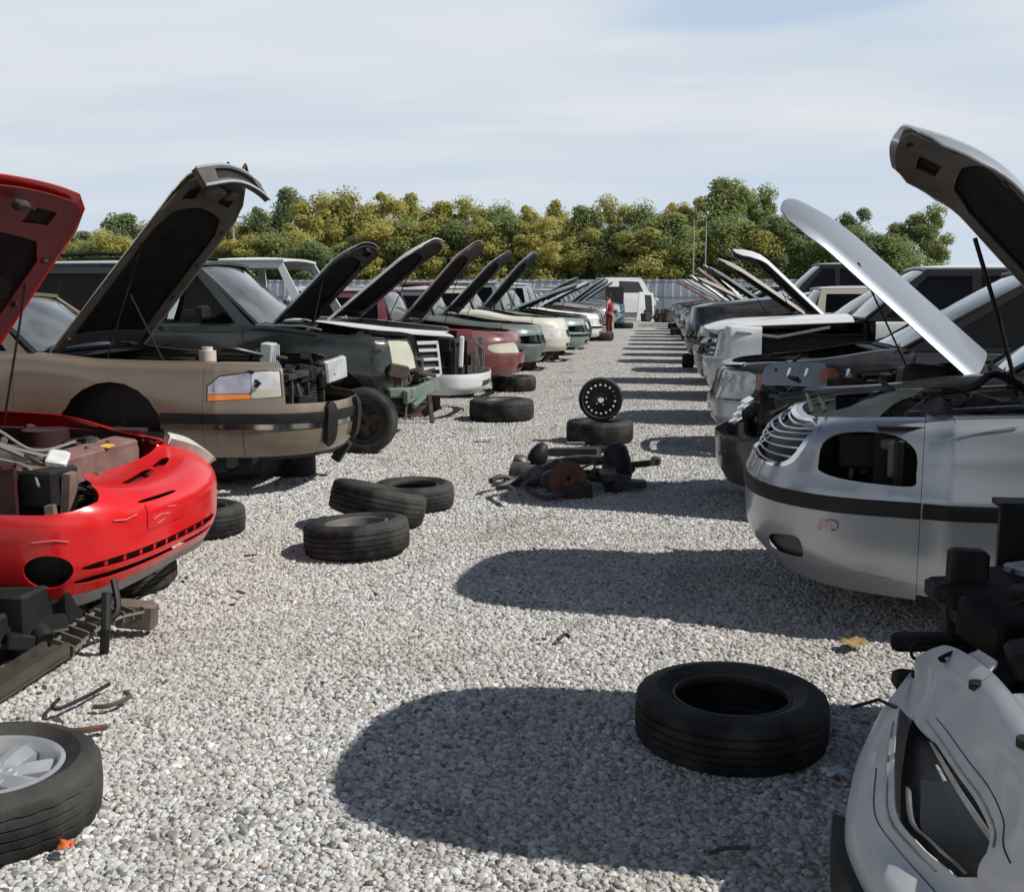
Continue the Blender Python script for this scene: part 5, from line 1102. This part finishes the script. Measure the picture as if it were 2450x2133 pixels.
# ------------------------------------------------------------------ black minivan front, parts lying on it
def dress_black():
    [o for o in imp.children if o.name.startswith('hood')][0].rotation_euler.z = R(-6)
    S = blkR.S
    b = MB(); b.box((-.35, -.38, .62), (.10, .28, .26), (0, .1, .1), ch=.02); b.box((-.22, -.15, .60), (.04, .34, .2), (0, .2, 0), ch=.01); b.tube([(-.5, -.5, .80), (-.2, -.5, .62), (-.12, -.3, .58)], .016, 6); b.build('bracket', GRIME, blk)
    b = MB()
    for k in range(4): b.box((-.12 - .03 * k, -.10, .61 + .055 * k), (.05, .42, .018), (0, -.5, 0))
    b.build('grille_remains', CHROME, blk)
    b = MB(); b.beam((-.55, .80, .84), (-2.0, .82, 1.05), .06, .07); b.beam((-.55, .80, .88), (-2.0, .78, 1.09), .10, .012); b.build('apron_rail', mat('apron_grey', (.10, .115, .115), .5), blk)
    b = MB(); clutter(random.Random(44), -1.95, -.35, .70, .66, .98, 80, b, b); b.build('engine', GRIME, blk)
    b = MB(); b.box((-1.55, .55, 1.02), (.36, .34, .24), (0, -.1, .2), ch=.06); b.build('air_box', BLK, blk)
    b = MB(); b.tube([(-1.72, .52, 1.10), (-1.68, .66, .98), (-1.80, .70, .93)], .02, 8, smooth=4); b.build('bright_pipe', ALU, blk)
    # a loose headlamp unit set down on the front corner
    t = thing('loose_headlight', 'loose bluish headlight unit with an orange lens, resting on the black minivan front', 'headlight', (1.09, 8.55, 1.03), R(168))
    P = lambda u, v: Vector((.06 - .30 * u * u * 1.2, .0 + 0 * u, 0)) + Vector((-.66 * (u + .5) + .05, .14 * (1 - 1.6 * (u + .15) ** 2) - .09 + .02 * v, .085 * v))
    out = smooth_loop([(-.50, -.95), (-.30, -1), (.10, -1), (.46, -.85), (.52, -.1), (.40, .75), (.10, 1), (-.30, .95), (-.48, .45)], 3)
    Pn = lambda u, v: Vector((-.64 * u, .20 * (1 - (1.5 * u) ** 2 * .5) - .10 - .02 * v, .088 * v))
    panel('lens', Pn, out, mat('smoky_blue_lens', (.13, .16, .21), .06, .2, .9, noise=(6, .8, (.05, .06, .08))), t, .04, vs=.1, th=.05)
    panel('amber_lens', Pn, smooth_loop([(.16, -.55), (.30, -.6), (.38, -.1), (.32, .5), (.18, .45)], 3), mat('dull_amber', (.36, .10, .045), .25, 0, .5), t, .03, vs=.1, off=.004, th=.01)
    for u in (-.22, -.02, .44): 
        panel('reflector', Pn, smooth_loop([(u, -.2), (u + .03, .0), (u + .05, .5), (u + .02, .45), (u + .01, .1)], 2), CHROME, t, .03, vs=.1, off=.003, th=.006)
    b = MB(); b.box((0, .02, -.01), (.50, .10, .13), ch=.03); b.build('housing', BLK, t)
    # a pale plastic splash shield lying across the silver sedan's nose
    t = thing('plastic_shield', 'long dirty cream plastic shield with prongs lying on the silver sedan front', 'plastic panel', (1.06, 5.86, 1.065), 0)
    Q = lambda u, v: Vector((u, .09 * v * (1 - .55 * abs(u / .42) ** 2), .10 * v - .05 * v * v + .16 * u + .03 * math.sin(u * 9)))
    panel('shield', Q, [(-.40, -.8), (-.30, -1), (.05, -.9), (.34, -.1), (.44, .8), (.30, .75), (.20, .35), (.05, .40), (.0, .9), (-.25, .85), (-.37, .55)], mat('dirty_cream_plastic', (.42, .42, .34), .7, noise=(7, .8, (.26, .24, .19)), bump=(30, .3)), t, .03, vs=.1, th=.012)
    b = MB(); m = mat('dirty_cream_plastic', (.30, .30, .235), .7)
    for x, l in ((-.385, .12), (-.30, .09)): b.tube([(x, .02, -.02), (x - .01, .03, .05), (x - .035, .03, l)], [.022, .016, .010], 7)
    b.build('prong', m, t); t.rotation_euler = (R(-16), R(-4), R(4)); t.scale = (.72, .72, .72)
    t = MB(); t.tube([(-1.28, -.60, 1.95), (-1.45, -.66, 1.5), (-1.60, -.70, 1.04)], .013, 8); t.build('hood_strut', BLK, imp)
    b = MB(); clutter(random.Random(46), -1.95, -.80, .60, .80, 1.06, 90, b, b); b.build('engine', GRIME, imp)
    b = MB(); b.tube([(-1.9, .5, 1.12), (-1.4, .52, 1.09), (-1.0, .45, 1.06), (-.8, .1, 1.06)], .012, 6, smooth=5); b.build('wiring', HOSE, imp)
    b = MB(); b.tube([(-1.9, .60, 1.13), (-1.3, .60, 1.11), (-.9, .53, 1.075), (-.75, .5, 1.06)], .006, 6, smooth=5); b.build('seal_edge', STEEL, imp)
dress_black()

# ------------------------------------------------------------------ nearest car on the right, front torn open
white, whiteR = car('white_stripped_car', 'white car with torn open nose and bumper cover hanging down, lower right corner', 'car', .62, 3.3, 180, PWHT, RROW, under=PRUN, lod=1,
    W=1.80, zb=.25, zf=.98, zc=1.06, xc=-2.1, xw=-1.2, hood=50, hoodL=1.98, hoodw=.74, hround=.27, hyoff=-.21, rsx=-1.25, rsw=.8, bumper=False, fascia=False, fL=False, fR=False, strip=False, headL=False, headR=False, grille=False, roof=1.5, xrf=-2.9, engine=20, seed=71, bay_m=BLK, rod=1)
def dress_white():
    [o for o in white.children if o.name.startswith('hood')][0].rotation_euler.z = R(-4)
    ST = [((-.22, -.33, .4), (-.2, -.25, .42), (-.2, -.22, .43), (-.22, -.28, .43)), ((-.07, -.04, .38), (-.08, .14, .46), (-.1, .26, .5), (-.2, .10, .54)), ((.03, .21, .36), (.0, .46, .47), (-.07, .61, .55), (-.18, .48, .61)), ((.09, .42, .36), (.04, .65, .47), (-.06, .83, .57), (-.15, .76, .65)),
          ((.14, .65, .36), (.07, .84, .46), (-.06, .99, .58), (-.13, .99, .67)), ((.15, .8, .36), (.04, .97, .45), (-.05, 1.13, .58), (-.11, 1.17, .68)), ((.13, 1.0, .36), (.0, 1.08, .44), (-.03, 1.22, .56), (-.09, 1.33, .68)), ((.08, 1.2, .36), (-.05, 1.26, .43), (-.06, 1.38, .54), (-.07, 1.5, .68)),
          ((-.02, 1.45, .36), (-.12, 1.46, .43), (-.14, 1.5, .54), (-.16, 1.6, .66)), ((-.25, 1.62, .36), (-.3, 1.6, .43), (-.32, 1.62, .54), (-.34, 1.68, .62))]
    rows = []
    for s in ST:
        p = [Vector(q) for q in s]
        p[3] = p[3] + Vector((.01, 0, .04)); rows.append([p[0] + Vector((-.05, 0, -.34)), p[0] + Vector((.005, 0, -.18))] + p + [p[3] + Vector((-.05, -.01, .045))])
    def cr(a, b, c, d, t): return .5 * ((2 * b) + (c - a) * t + (2 * a - 5 * b + 4 * c - d) * t * t + (3 * b - a - 3 * c + d) * t ** 3)
    def S(u, v):
        def row(i, v):
            r = rows[min(max(i, 0), len(rows) - 1)]; K = len(r); j = min(max(int(math.floor(v)), 0), K - 2); t = v - j
            return cr(r[max(j - 1, 0)], r[j], r[j + 1], r[min(j + 2, K - 1)], t)
        i = min(max(int(math.floor(u)), 0), len(rows) - 2)
        return cr(row(i - 1, v), row(i, v), row(i + 1, v), row(i + 2, v), u - i)
    pm = mat('scraped_white', (.60, .62, .63), .42, 0, .25, noise=(5, .5, (.48, .50, .52)), dust=(.35, 3.))
    fo = thing_part('bumper_cover', white, (0, 0, 0))
    hole = [(1.05, 3.02), (2, 3.02), (3, 3.02), (4, 3.02), (5, 3.02), (5.9, 3.1), (6.05, 3.5), (5.6, 3.92), (5, 3.98), (4, 3.98), (3, 3.98), (2, 3.96), (1.2, 3.7)]
    panel('cover', S, [(0, 0), (9, 0), (9, 6), (.6, 6), (.15, 5)], pm, fo, .11, vs=.5, th=.005, holes=[hole])
    for k, (v0, v1, of, u0, u1) in enumerate(((4.05, 4.08, .003, 1.4, 5.6), (4.24, 4.255, .002, 1.6, 6.2), (2.86, 2.90, .004, 1.4, 5.7), (2.64, 2.655, .002, 2.8, 6.2))):
        panel('trim_line', S, [(u0, v0), (u1, v0), (u1, v1), (u0, v1)], (STEEL, BLK, STEEL, BLK)[k], fo, .12, vs=.5, off=of, th=.008)
    for v0, v1, of, u0, u1, m_ in ((3.80, 3.86, -.03, 1.6, 5.5, STEEL), (3.68, 3.72, -.05, 2.0, 5.5, pm), (3.08, 3.13, -.03, 3.0, 5.8, STEEL), (3.20, 3.25, -.05, 3.6, 5.8, pm)):
        panel('inner_trim', S, [(u0, v0), (u1, v0), (u1, v1), (u0, v1)], m_, fo, .12, vs=.5, off=of, th=.012)
    panel('smoked_plate', lambda u, v: S(u, v) + Vector((-.03, 0, -.035)), [(2.6, 3.3), (5.4, 3.05), (5.9, 3.6), (5.2, 3.9), (2.6, 3.85)], mat('smoked_plate_plastic', (.02, .026, .026), .45, spec=.25), fo, .12, vs=.5)
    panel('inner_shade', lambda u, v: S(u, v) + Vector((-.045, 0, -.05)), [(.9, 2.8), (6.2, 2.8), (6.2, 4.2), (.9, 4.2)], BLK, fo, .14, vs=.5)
    panel('rub_strip', S, [(3.7, 1.1), (9, 1.1), (9, 1.75), (3.7, 1.75)], BLK, fo, .12, vs=.5, off=.03, th=.04)
    for u, v in ((2.2, 5.2), (4.3, 5.35)):
        t = MB(); c = S(u, v); t.cyl(c + Vector((0, 0, -.01)), c + Vector((0, 0, .008)), .022, 14); t.build('bolt_hole', BLK, fo)
    panel('mount_tab', lambda u, v: S(u, v) + Vector((-.03, 0, .004)), [(1.2, 5.5), (1.9, 5.5), (1.8, 6.3), (1.3, 6.3)], pm, fo, .1, vs=.4)
    panel('mount_tab', lambda u, v: S(u, v) + Vector((-.02, 0, .004)), [(2.9, 5.5), (4.6, 5.5), (4.4, 6.1), (3.1, 6.1)], pm, fo, .1, vs=.4)
    pn = MB(); pn.tube([S(1.0, 2.1) + Vector((.10, .02, 0)), S(1.0, 2.2) + Vector((.02, .01, .02)), S(1.05, 2.9)], .006, 5); pn.build('push_pin', BLK, fo)
    # bare dark front structure behind it
    W = lambda X, Y, Z: (.62 - X, 3.3 - Y, Z)
    b = MB(); rg = random.Random(9)
    for c, d, r in [((1.10, 3.50, .40), (.10, .95, .40), 0), ((1.05, 3.45, .60), (.16, 1.0, .07), .05), ((1.00, 3.72, .42), (.07, .09, .50), .1), ((.92, 3.74, .475), (.26, .08, .055), .08), ((.93, 3.72, .335), (.26, .10, .06), -.06), ((1.02, 3.30, .26), (.12, .8, .10), 0), ((1.20, 3.55, .69), (.34, .55, .10), .12), ((1.02, 3.70, .655), (.16, .20, .06), .1), ((1.35, 3.4, .45), (.40, .8, .5), 0), ((1.50, 3.75, .62), (.5, .16, .35), 0), ((1.02, 3.05, .48), (.08, .10, .40), -.2), ((1.45, 3.2, .72), (.5, .5, .12), .1), ((1.55, 3.72, .86), (.34, .10, .22), .25)]:
        b.box(W(*c), d, (rg.uniform(-.06, .06), r, rg.uniform(-.1, .1)), ch=.012)
    clutter(rg, -1.0, -.36, .48, .25, .74, 110, b, b); b.build('front_structure', mat('black_frame', (.010, .0095, .0105), .7, spec=.15, noise=(9, .8, (.035, .03, .028))), white)
    b = MB(); b.box(W(1.28, 3.72, .755), (.26, .14, .035), (.1, .1, .3), ch=.01); b.box(W(1.17, 3.78, .705), (.03, .05, .08), ch=.01); b.build('torn_liner', mat('dirty_white_liner', (.42, .43, .45), .7, noise=(10, .7, (.28, .28, .30))), white)
    b = MB(); b.tube([W(1.0, 3.78, .68), W(1.06, 3.7, .60), W(1.2, 3.5, .56), W(1.4, 3.4, .55)], .012, 6, smooth=4); b.tube([W(.98, 3.76, .54), W(1.05, 3.68, .50), W(1.2, 3.5, .50)], .010, 6, smooth=4); b.build('wiring', HOSE, white)
dress_white()

# ------------------------------------------------------------------ parts scattered over the lane
def subframe():
    t = thing('axle_assembly', 'pulled out subframe with a rusty brake disc and struts lying mid lane', 'car part', (-.72, 9.05, 0), 0)
    bk = mat('black_chassis_paint', (.022, .021, .021), .55, noise=(10, .8, (.07, .06, .05)), bump=(30, .4))
    W = lambda X, Y, Z: (X + .72, Y - 9.05, Z)
    b = MB(); b.tube([W(-1.05, 9.2, .12), W(-.8, 9.5, .17), W(-.45, 9.55, .17), W(-.25, 9.3, .14)], .045, 10, smooth=5); b.tube([W(-.98, 9.0, .10), W(-.6, 9.0, .13), W(-.25, 9.05, .08)], .05, 10, smooth=4); b.tube([W(-.95, 10.0, .16), W(-.55, 9.95, .22), W(-.35, 9.6, .2)], .035, 8, smooth=4)
    b.beam(W(-1.0, 9.9, .19), W(-.55, 9.75, .22), .11, .07); b.beam(W(-.45, 8.95, .07), W(-.12, 9.0, .07), .12, .06); b.beam(W(-.35, 9.4, .15), W(-.02, 9.55, .17), .05, .05); b.box(W(-.04, 9.55, .18), (.09, .08, .08), ch=.02); b.build('crossmember', bk, t)
    d = MB(); T = Matrix.Translation(W(-.73, 8.62, .155)) @ Euler((R(68), R(4), R(12))).to_matrix().to_4x4()
    d.lathe([(.02, .045), (.06, .045), (.068, .035), (.072, .012), (.085, .008), (.150, .008), (.155, .004), (.155, -.012), (.150, -.016), (.05, -.016), (.02, .03)], 44, T, close=True)
    for k in range(5): q = T @ Vector((.042 * math.cos(k * 1.257), .042 * math.sin(k * 1.257), .045)); q2 = T @ Vector((.042 * math.cos(k * 1.257), .042 * math.sin(k * 1.257), .075)); d.cyl(q, q2, .007, 8)
    d.build('brake_disc', RUST, t)
    h = MB(); h.cyl(W(-1.14, 9.05, .12), W(-.95, 9.0, .12), .085, 18); h.cyl(W(-1.23, 9.12, .11), W(-1.12, 9.08, .11), .11, 18); h.box(W(-1.2, 9.2, .18), (.12, .1, .16), (.2, .3, 0), ch=.03); h.cyl(W(-.90, 8.86, .11), W(-.88, 8.80, .11), .085, 20); h.build('hub', mat('greasy_hub', (.06, .055, .05), .5, .3, noise=(14, .8, (.15, .14, .12))), t)
    s = MB(); s.tube([W(-.90, 8.9, .12), W(-.82, 8.82, .07), W(-.70, 8.78, .05)], .025, 8); s.build('drive_shaft', bk, t)
    s = MB(); s.lathe([(.02, 0), (.07, 0), (.085, .03), (.082, .10), (.06, .16), (.035, .19), (.01, .20)], 20, Matrix.Translation(W(-1.08, 9.3, .17)) @ Euler((R(-10), R(25), 0)).to_matrix().to_4x4()); s.build('strut_boot', BLK, t)
    s = MB(); s.lathe([(.03, 0), (.10, 0), (.118, .05), (.118, .16), (.10, .27), (.06, .31), (.01, .315)], 22, Matrix.Translation(W(-.34, 9.25, .06)) @ Euler((R(-8), R(-10), 0)).to_matrix().to_4x4()); s.build('air_spring', BLK, t)
    s = MB(); s.tube([Vector(W(-.55, 9.75, .22)) + Vector((.045 * math.cos(a * .7), .045 * math.sin(a * .7), -.006 * a)) for a in range(40)], .009, 6); s.build('coil_spring', RUST, t)
    s = MB(); s.beam(W(-.86, 9.98, .26), W(-.70, 9.96, .265), .07, .02); s.beam(W(-1.02, 9.55, .16), W(-.86, 9.48, .18), .08, .03); s.build('bare_bracket', STEEL, t)
    b = MB(); clutter(random.Random(31), -.42, .36, .4, .05, .16, 16, b, b); b.build('fittings', bk, t)
subframe()
def long_bar():
    t = thing('bumper_bar', 'long olive brown plastic bumper bar with ribs lying under the red nose', 'car part', (-2.60, 4.2, 0), R(3))
    W = lambda X, Y, Z: ((X + 2.42) * .85, (Y - 4.3) * .95, Z * .8)
    m = mat('olive_plastic', (.032, .029, .022), .5, noise=(6, .8, (.075, .068, .05)), bump=(25, .3))
    b = MB(); b.beam(W(-2.50, 3.66, .05), W(-2.43, 4.50, .09), .09, .045); b.beam(W(-2.44, 3.75, .09), W(-2.38, 4.45, .12), .02, .05); b.beam(W(-2.56, 3.75, .08), W(-2.50, 4.45, .12), .02, .05); b.build('bar', m, t)
    b = MB(); P = [W(-2.43, 4.50, .09), W(-2.42, 4.68, .13), W(-2.36, 4.83, .16), W(-2.25, 4.92, .17)]
    b.tube([(x - .05, y, z + .02) for x, y, z in P], .010, 6, smooth=5); b.tube([(x + .06, y - .03, z) for x, y, z in P], .010, 6, smooth=5)
    for k in range(9):
        i = k / 8 * 2.99; j = int(i); f = i - j; p = Vector(P[j]).lerp(Vector(P[j + 1]), f); b.beam(p + Vector((-.055, .01, .02)), p + Vector((.062, -.03, 0)), .010, .05)
    b.build('rib', mat('pale_olive_edge', (.12, .11, .08), .55), t)
    b = MB(); b.box(W(-2.25, 4.93, .14), (.20, .09, .13), (0, .1, .1), ch=.015); b.build('end_bracket', mat('brown_steel', (.09, .07, .055), .6, noise=(14, .8, (.16, .13, .10))), t)
    b = MB(); b.box(W(-2.54, 3.98, .12), (.09, .10, .05), (.2, .3, .4), ch=.01); b.build('white_clip', WHITEP, t)
    b = MB(); b.box(W(-2.47, 3.60, .06), (.10, .16, .03), (.2, 0, .1), ch=.01); b.build('pale_tab', mat('pale_olive', (.22, .20, .13), .5), t)
    def rod(name, label, pts, r, m_): 
        q = MB(); p0 = Vector(pts[0]); q.tube([Vector(p) - p0 for p in pts], r, 7, smooth=4); o = q.build(name, m_); o.location = p0; tag(o, label, 'car part')
    rod('bent_rod', 'thin black bent rod lying beside the long bumper bar', [(-2.36, 3.9, .04), (-2.33, 3.80, .05), (-2.29, 3.78, .05), (-2.25, 3.92, .05), (-2.23, 4.06, .05)], .008, BLK)
    rod('hose_clamp', 'small dark hose loop on the gravel near the silver alloy wheel', [(-2.18, 3.84, .04), (-2.12, 3.85, .045), (-2.08, 3.93, .05), (-2.12, 3.98, .05)], .010, mat('brown_hose', (.07, .055, .04), .6))
    rod('rusty_strip', 'flat rusty strip lying behind the silver alloy wheel', [(-2.19, 3.60, .04), (-2.11, 3.60, .045), (-2.03, 3.66, .04)], .012, RUST)
    rod('twig', 'dark twig on the bright gravel at the bottom edge', [(.16, 3.02, .04), (.21, 3.05, .045), (.28, 3.07, .04)], .007, BARK)
    rod('wire_end', 'short black piece lying on the gravel mid lane', [(-.46, 4.93, .035), (-.43, 4.97, .05), (-.41, 4.95, .045)], .009, BLK)
def scrap(name, label, cat, x, y, sx, sy, m, rz=0.):
    b = MB(); n = 5; rg = random.Random(int(x * 100)); vs = []
    for j in range(n + 1):
        for i in range(n + 1): vs.append(((i / n - .5) * sx * (1 - .25 * rg.random()), (j / n - .5) * sy * (1 - .25 * rg.random()), .012 + .02 * rg.random()))
    b.add(vs, [(j * (n + 1) + i, j * (n + 1) + i + 1, (j + 1) * (n + 1) + i + 1, (j + 1) * (n + 1) + i) for j in range(n) for i in range(n)])
    o = b.build(name, m, smooth=60); o.location = (x, y, .03); o.rotation_euler = (0, 0, rz); md = o.modifiers.new('thick', 'SOLIDIFY'); md.thickness = .003; tag(o, label, cat)
long_bar()
scrap('paper_scrap', 'bluish white scrap of paper beside the hanging white bumper cover', 'litter', .60, 3.62, .09, .07, mat('paper', (.55, .58, .60), .8), .4)
scrap('dry_leaf', 'dry yellow brown leaf on the gravel by the dark car structure', 'leaf', .90, 5.05, .16, .10, mat('dry_leaf_brown', (.34, .22, .07), .8, noise=(20, .8, (.2, .12, .04))), .8)
scrap('plastic_scrap', 'flat white scrap lying in the lane left of the upright wheel', 'litter', -1.92, 11.8, .22, .12, mat('paper', (.55, .58, .60), .8), .2)
scrap('orange_chip', 'orange chip of plastic at the bottom left corner', 'litter', -1.70, 2.80, .05, .04, mat('orange_chip_plastic', (.55, .12, .03), .6), .2)

# ------------------------------------------------------------------ far end of the lane
def end_van():
    t = thing('white_van', 'white van with a dark side window parked across the far end of the lane', 'van', (-1.5, 63.6, 0), R(24))
    W = lambda px, z: ((px - 1290) / 2200 * 64.5 * 1.0, 0, z)
    S = lambda u, v: Vector((u, -.02 - .10 * max(0, v - 1.2), v))
    prof = [(-1.9, .45), (1.0, .45), (1.12, 1.15), (.88, 1.35), (.30, 2.34), (-1.9, 2.42)]
    win = [(-1.1, 1.55), (.42, 1.55), (.12, 2.18), (-1.1, 2.22)]
    for yy, od in ((0, 1), (1.7, -1)):
        Sy = lambda u, v, y=yy, s=od: Vector((u, y - s * .02 + s * .10 * max(0, v - 1.2), v))
        panel('side', Sy, prof[::od], PWHT, t, .2, vs=1, th=.03, holes=[win]); panel('side_window', Sy, win[::od], mat('dark_glass', (.012, .014, .018), .1, 0, .5), t, .3, vs=1, off=-.01)
    b = MB(); b.box((-.8, .85, 2.39), (2.2, 1.5, .05), ch=.02); b.box((-.4, .85, .8), (2.9, 1.62, .7)); b.beam((1.0, .85, 1.28), (.34, .85, 2.30), 1.55, .03); b.build('body', PWHT, t)
    b = MB(); b.box((1.05, .4, .95), (.25, .9, .30), ch=.05); b.box((1.2, .3, 1.2), (.3, .5, .12), (0, .3, .2), ch=.02); b.build('front_end', WHITEP, t)
    b = MB(); b.box((-1.4, -.05, 1.3), (1.1, .06, 1.2), ch=.02); b.build('cargo_door', BLK, t)
    d = thing('loose_door', 'white car door with an open window frame propped upright before the far van', 'car door', (-.98, 61.6, 0), R(26))
    Sd = lambda u, v: Vector((u, .12 * (v / 1.4) ** 2, v))
    panel('door_skin', Sd, [(-.55, .02), (.55, .02), (.52, 1.55), (-.30, 1.62)], PWHT, d, .2, vs=1, th=.06, holes=[[(.02, .22), (.44, .22), (.40, 1.42), (-.02, 1.45)]])
    panel('door_window', Sd, [(.02, .22), (.44, .22), (.40, 1.42), (-.02, 1.45)], mat('dark_glass', (.012, .014, .018), .1, 0, .5), d, .3, vs=1, off=-.03)
    c = thing('plastic_drum', 'blue green plastic drum standing at the end of the left row', 'drum', (-2.35, 58.5, 0))
    b = MB(); b.lathe([(.02, 0), (.30, 0), (.33, .04), (.33, .30), (.345, .33), (.33, .36), (.33, .62), (.345, .65), (.33, .68), (.32, .92), (.28, .96), (.02, .96)], 28); b.build('drum_body', mat('teal_plastic', (.03, .10, .14), .45, noise=(5, .5, (.06, .14, .17))), c)
    rg = random.Random(3)
    for i in range(9):
        x = -.9 + i * .22 + rg.uniform(-.06, .06); y = 60 + rg.uniform(-3, 4)
        lab = ['greasy engine block', 'black gearbox casting', 'dark alternator heap', 'black intake manifold', 'grey bellhousing', 'rusty exhaust heap', 'stub of a black axle', 'dark cylinder head', 'black plastic airbox'][i] + ' in the scrap pile before the far fence'
        e = thing('engine_part', lab, 'car part', (x, y, 0), rg.uniform(0, 6), 'scrap engines piled at the far end')
        b = MB(); h = rg.uniform(.35, .75); b.box((0, 0, h * .4), (.42, .5, h * .8), (0, .1, 0), ch=.06); clutter(rg, -.2, .2, .25, h * .5, h, 8, b, b); b.cyl((0, -.22, h * .4), (0, -.34, h * .4), .16, 16); b.build('casting', GRIME, e)
end_van()
def person():
    t = thing('person', 'person in a red sleeveless top and dark red trousers standing by the left row', 'person', (-2.02, 41.9, 0), R(150)); t.scale = (.92, .92, .92)
    def skin(name, V, E_, rad, m, sub=2):
        me = bpy.data.meshes.new(name); me.from_pydata(V, E_, []); o = link(name, me, m, t)
        sk = o.modifiers.new('skin', 'SKIN'); sk.use_smooth_shade = True
        for i, r in enumerate(rad): me.skin_vertices[0].data[i].radius = (r, r * .85 if i < 4 else r)
        me.skin_vertices[0].data[0].use_root = True
        sb = o.modifiers.new('sub', 'SUBSURF'); sb.levels = sub; sb.render_levels = sub; return o
    V = [(0, 0, .88), (0, 0, 1.02), (.02, 0, 1.18), (.02, 0, 1.30), (.03, 0, 1.40), (.05, 0, 1.48), (.05, 0, 1.56), (.04, 0, 1.62)]; E_ = [(0, 1), (1, 2), (2, 3), (3, 4), (4, 5), (5, 6), (6, 7)]; rad = [.13, .125, .145, .13, .055, .085, .10, .06]
    def add(p, r, fr): V.append(p); rad.append(r); E_.append((fr, len(V) - 1)); return len(V) - 1
    for s in (1, -1):
        a = add((.02, s * .17, 1.31), .055, 3); b = add((-.02, s * .23, 1.06), .042, a); c = add((.08, s * .22, .84), .032, b); d = add((.10, s * .21, .76), .034, c)
        for k, (dx, l) in enumerate(((.030, .07), (.012, .085), (-.008, .08), (-.026, .065))): f = add((.10 + dx, s * .212, .72), .009, d); add((.115 + dx, s * .205, .72 - l * .8), .008, f)
        f = add((.125, s * .17, .74), .010, d); add((.14, s * .165, .69), .009, f)
        a = add((0, s * .09, .80), .085, 0); b = add((.03, s * .11, .46), .058, a); c = add((-.02, s * .12, .10), .042, b); d = add((.08, s * .13, .05), .042, c); add((.15, s * .135, .035), .03, d)
    skin('body', V, E_, rad, mat('skin_tone', (.36, .20, .13), .6), 1)
    skin('shirt', [(0, 0, .86), (0, 0, 1.02), (.02, 0, 1.18), (.02, 0, 1.33), (.02, .12, 1.33), (.02, -.12, 1.33)], [(0, 1), (1, 2), (2, 3), (3, 4), (3, 5)], [.152, .148, .162, .14, .07, .07], mat('red_cloth', (.30, .012, .025), .9))
    skin('trousers', [(0, 0, .90), (0, .09, .80), (.03, .11, .46), (-.01, .12, .10), (0, -.09, .80), (.03, -.11, .46), (-.01, -.12, .10)], [(0, 1), (1, 2), (2, 3), (0, 4), (4, 5), (5, 6)], [.142, .105, .08, .065, .105, .08, .065], mat('maroon_cloth', (.10, .018, .02), .9))
    skin('hair', [(.01, 0, 1.50), (.01, 0, 1.58), (.035, 0, 1.645)], [(0, 1), (1, 2)], [.07, .11, .085], mat('dark_hair', (.02, .014, .01), .7))
    b = MB()
    for s in (1, -1): b.cyl((.128, s * .035, 1.565), (.142, s * .035, 1.565), .012, 8); b.box((.14, s * .035, 1.59), (.012, .035, .008))
    b.build('eyes', mat('eye_dark', (.02, .015, .012), .4), t)
    b = MB(); b.lathe([(.001, 0), (.014, .01), (.018, .03), (.010, .05), (.001, .055)], 8, Matrix.Translation((.138, 0, 1.52))); b.build('nose', mat('skin_tone', (.36, .2, .13), .6), t)
    b = MB(); b.box((.128, 0, 1.495), (.016, .05, .012), ch=.004); b.build('mouth', mat('lip', (.25, .08, .07), .5), t)
    b = MB()
    for s in (1, -1): b.box((.08, s * .135, .03), (.27, .10, .07), ch=.025)
    b.build('shoes', BLK, t)
person()

def crumbs():
    rg = random.Random(21); b = MB()
    for i in range(110):
        y = 3 + 18 * rg.random() ** 1.6; x = rg.uniform(-3.2, .6)
        if rg.random() < .5: x = -2.6 + rg.gauss(0, .45)
        s_ = rg.uniform(.008, .026); b.box((x, y, .035 + rg.uniform(0, .01)), (s_ * rg.uniform(.6, 2.4), s_, s_ * .4), (rg.uniform(-.5, .5), rg.uniform(-.5, .5), rg.uniform(0, 3.1)), ch=.003)
    tag(b.build('debris', mat('dark_debris', (.02, .017, .014), .7, noise=(9, .8, (.08, .05, .03)))), kind='stuff')
crumbs()
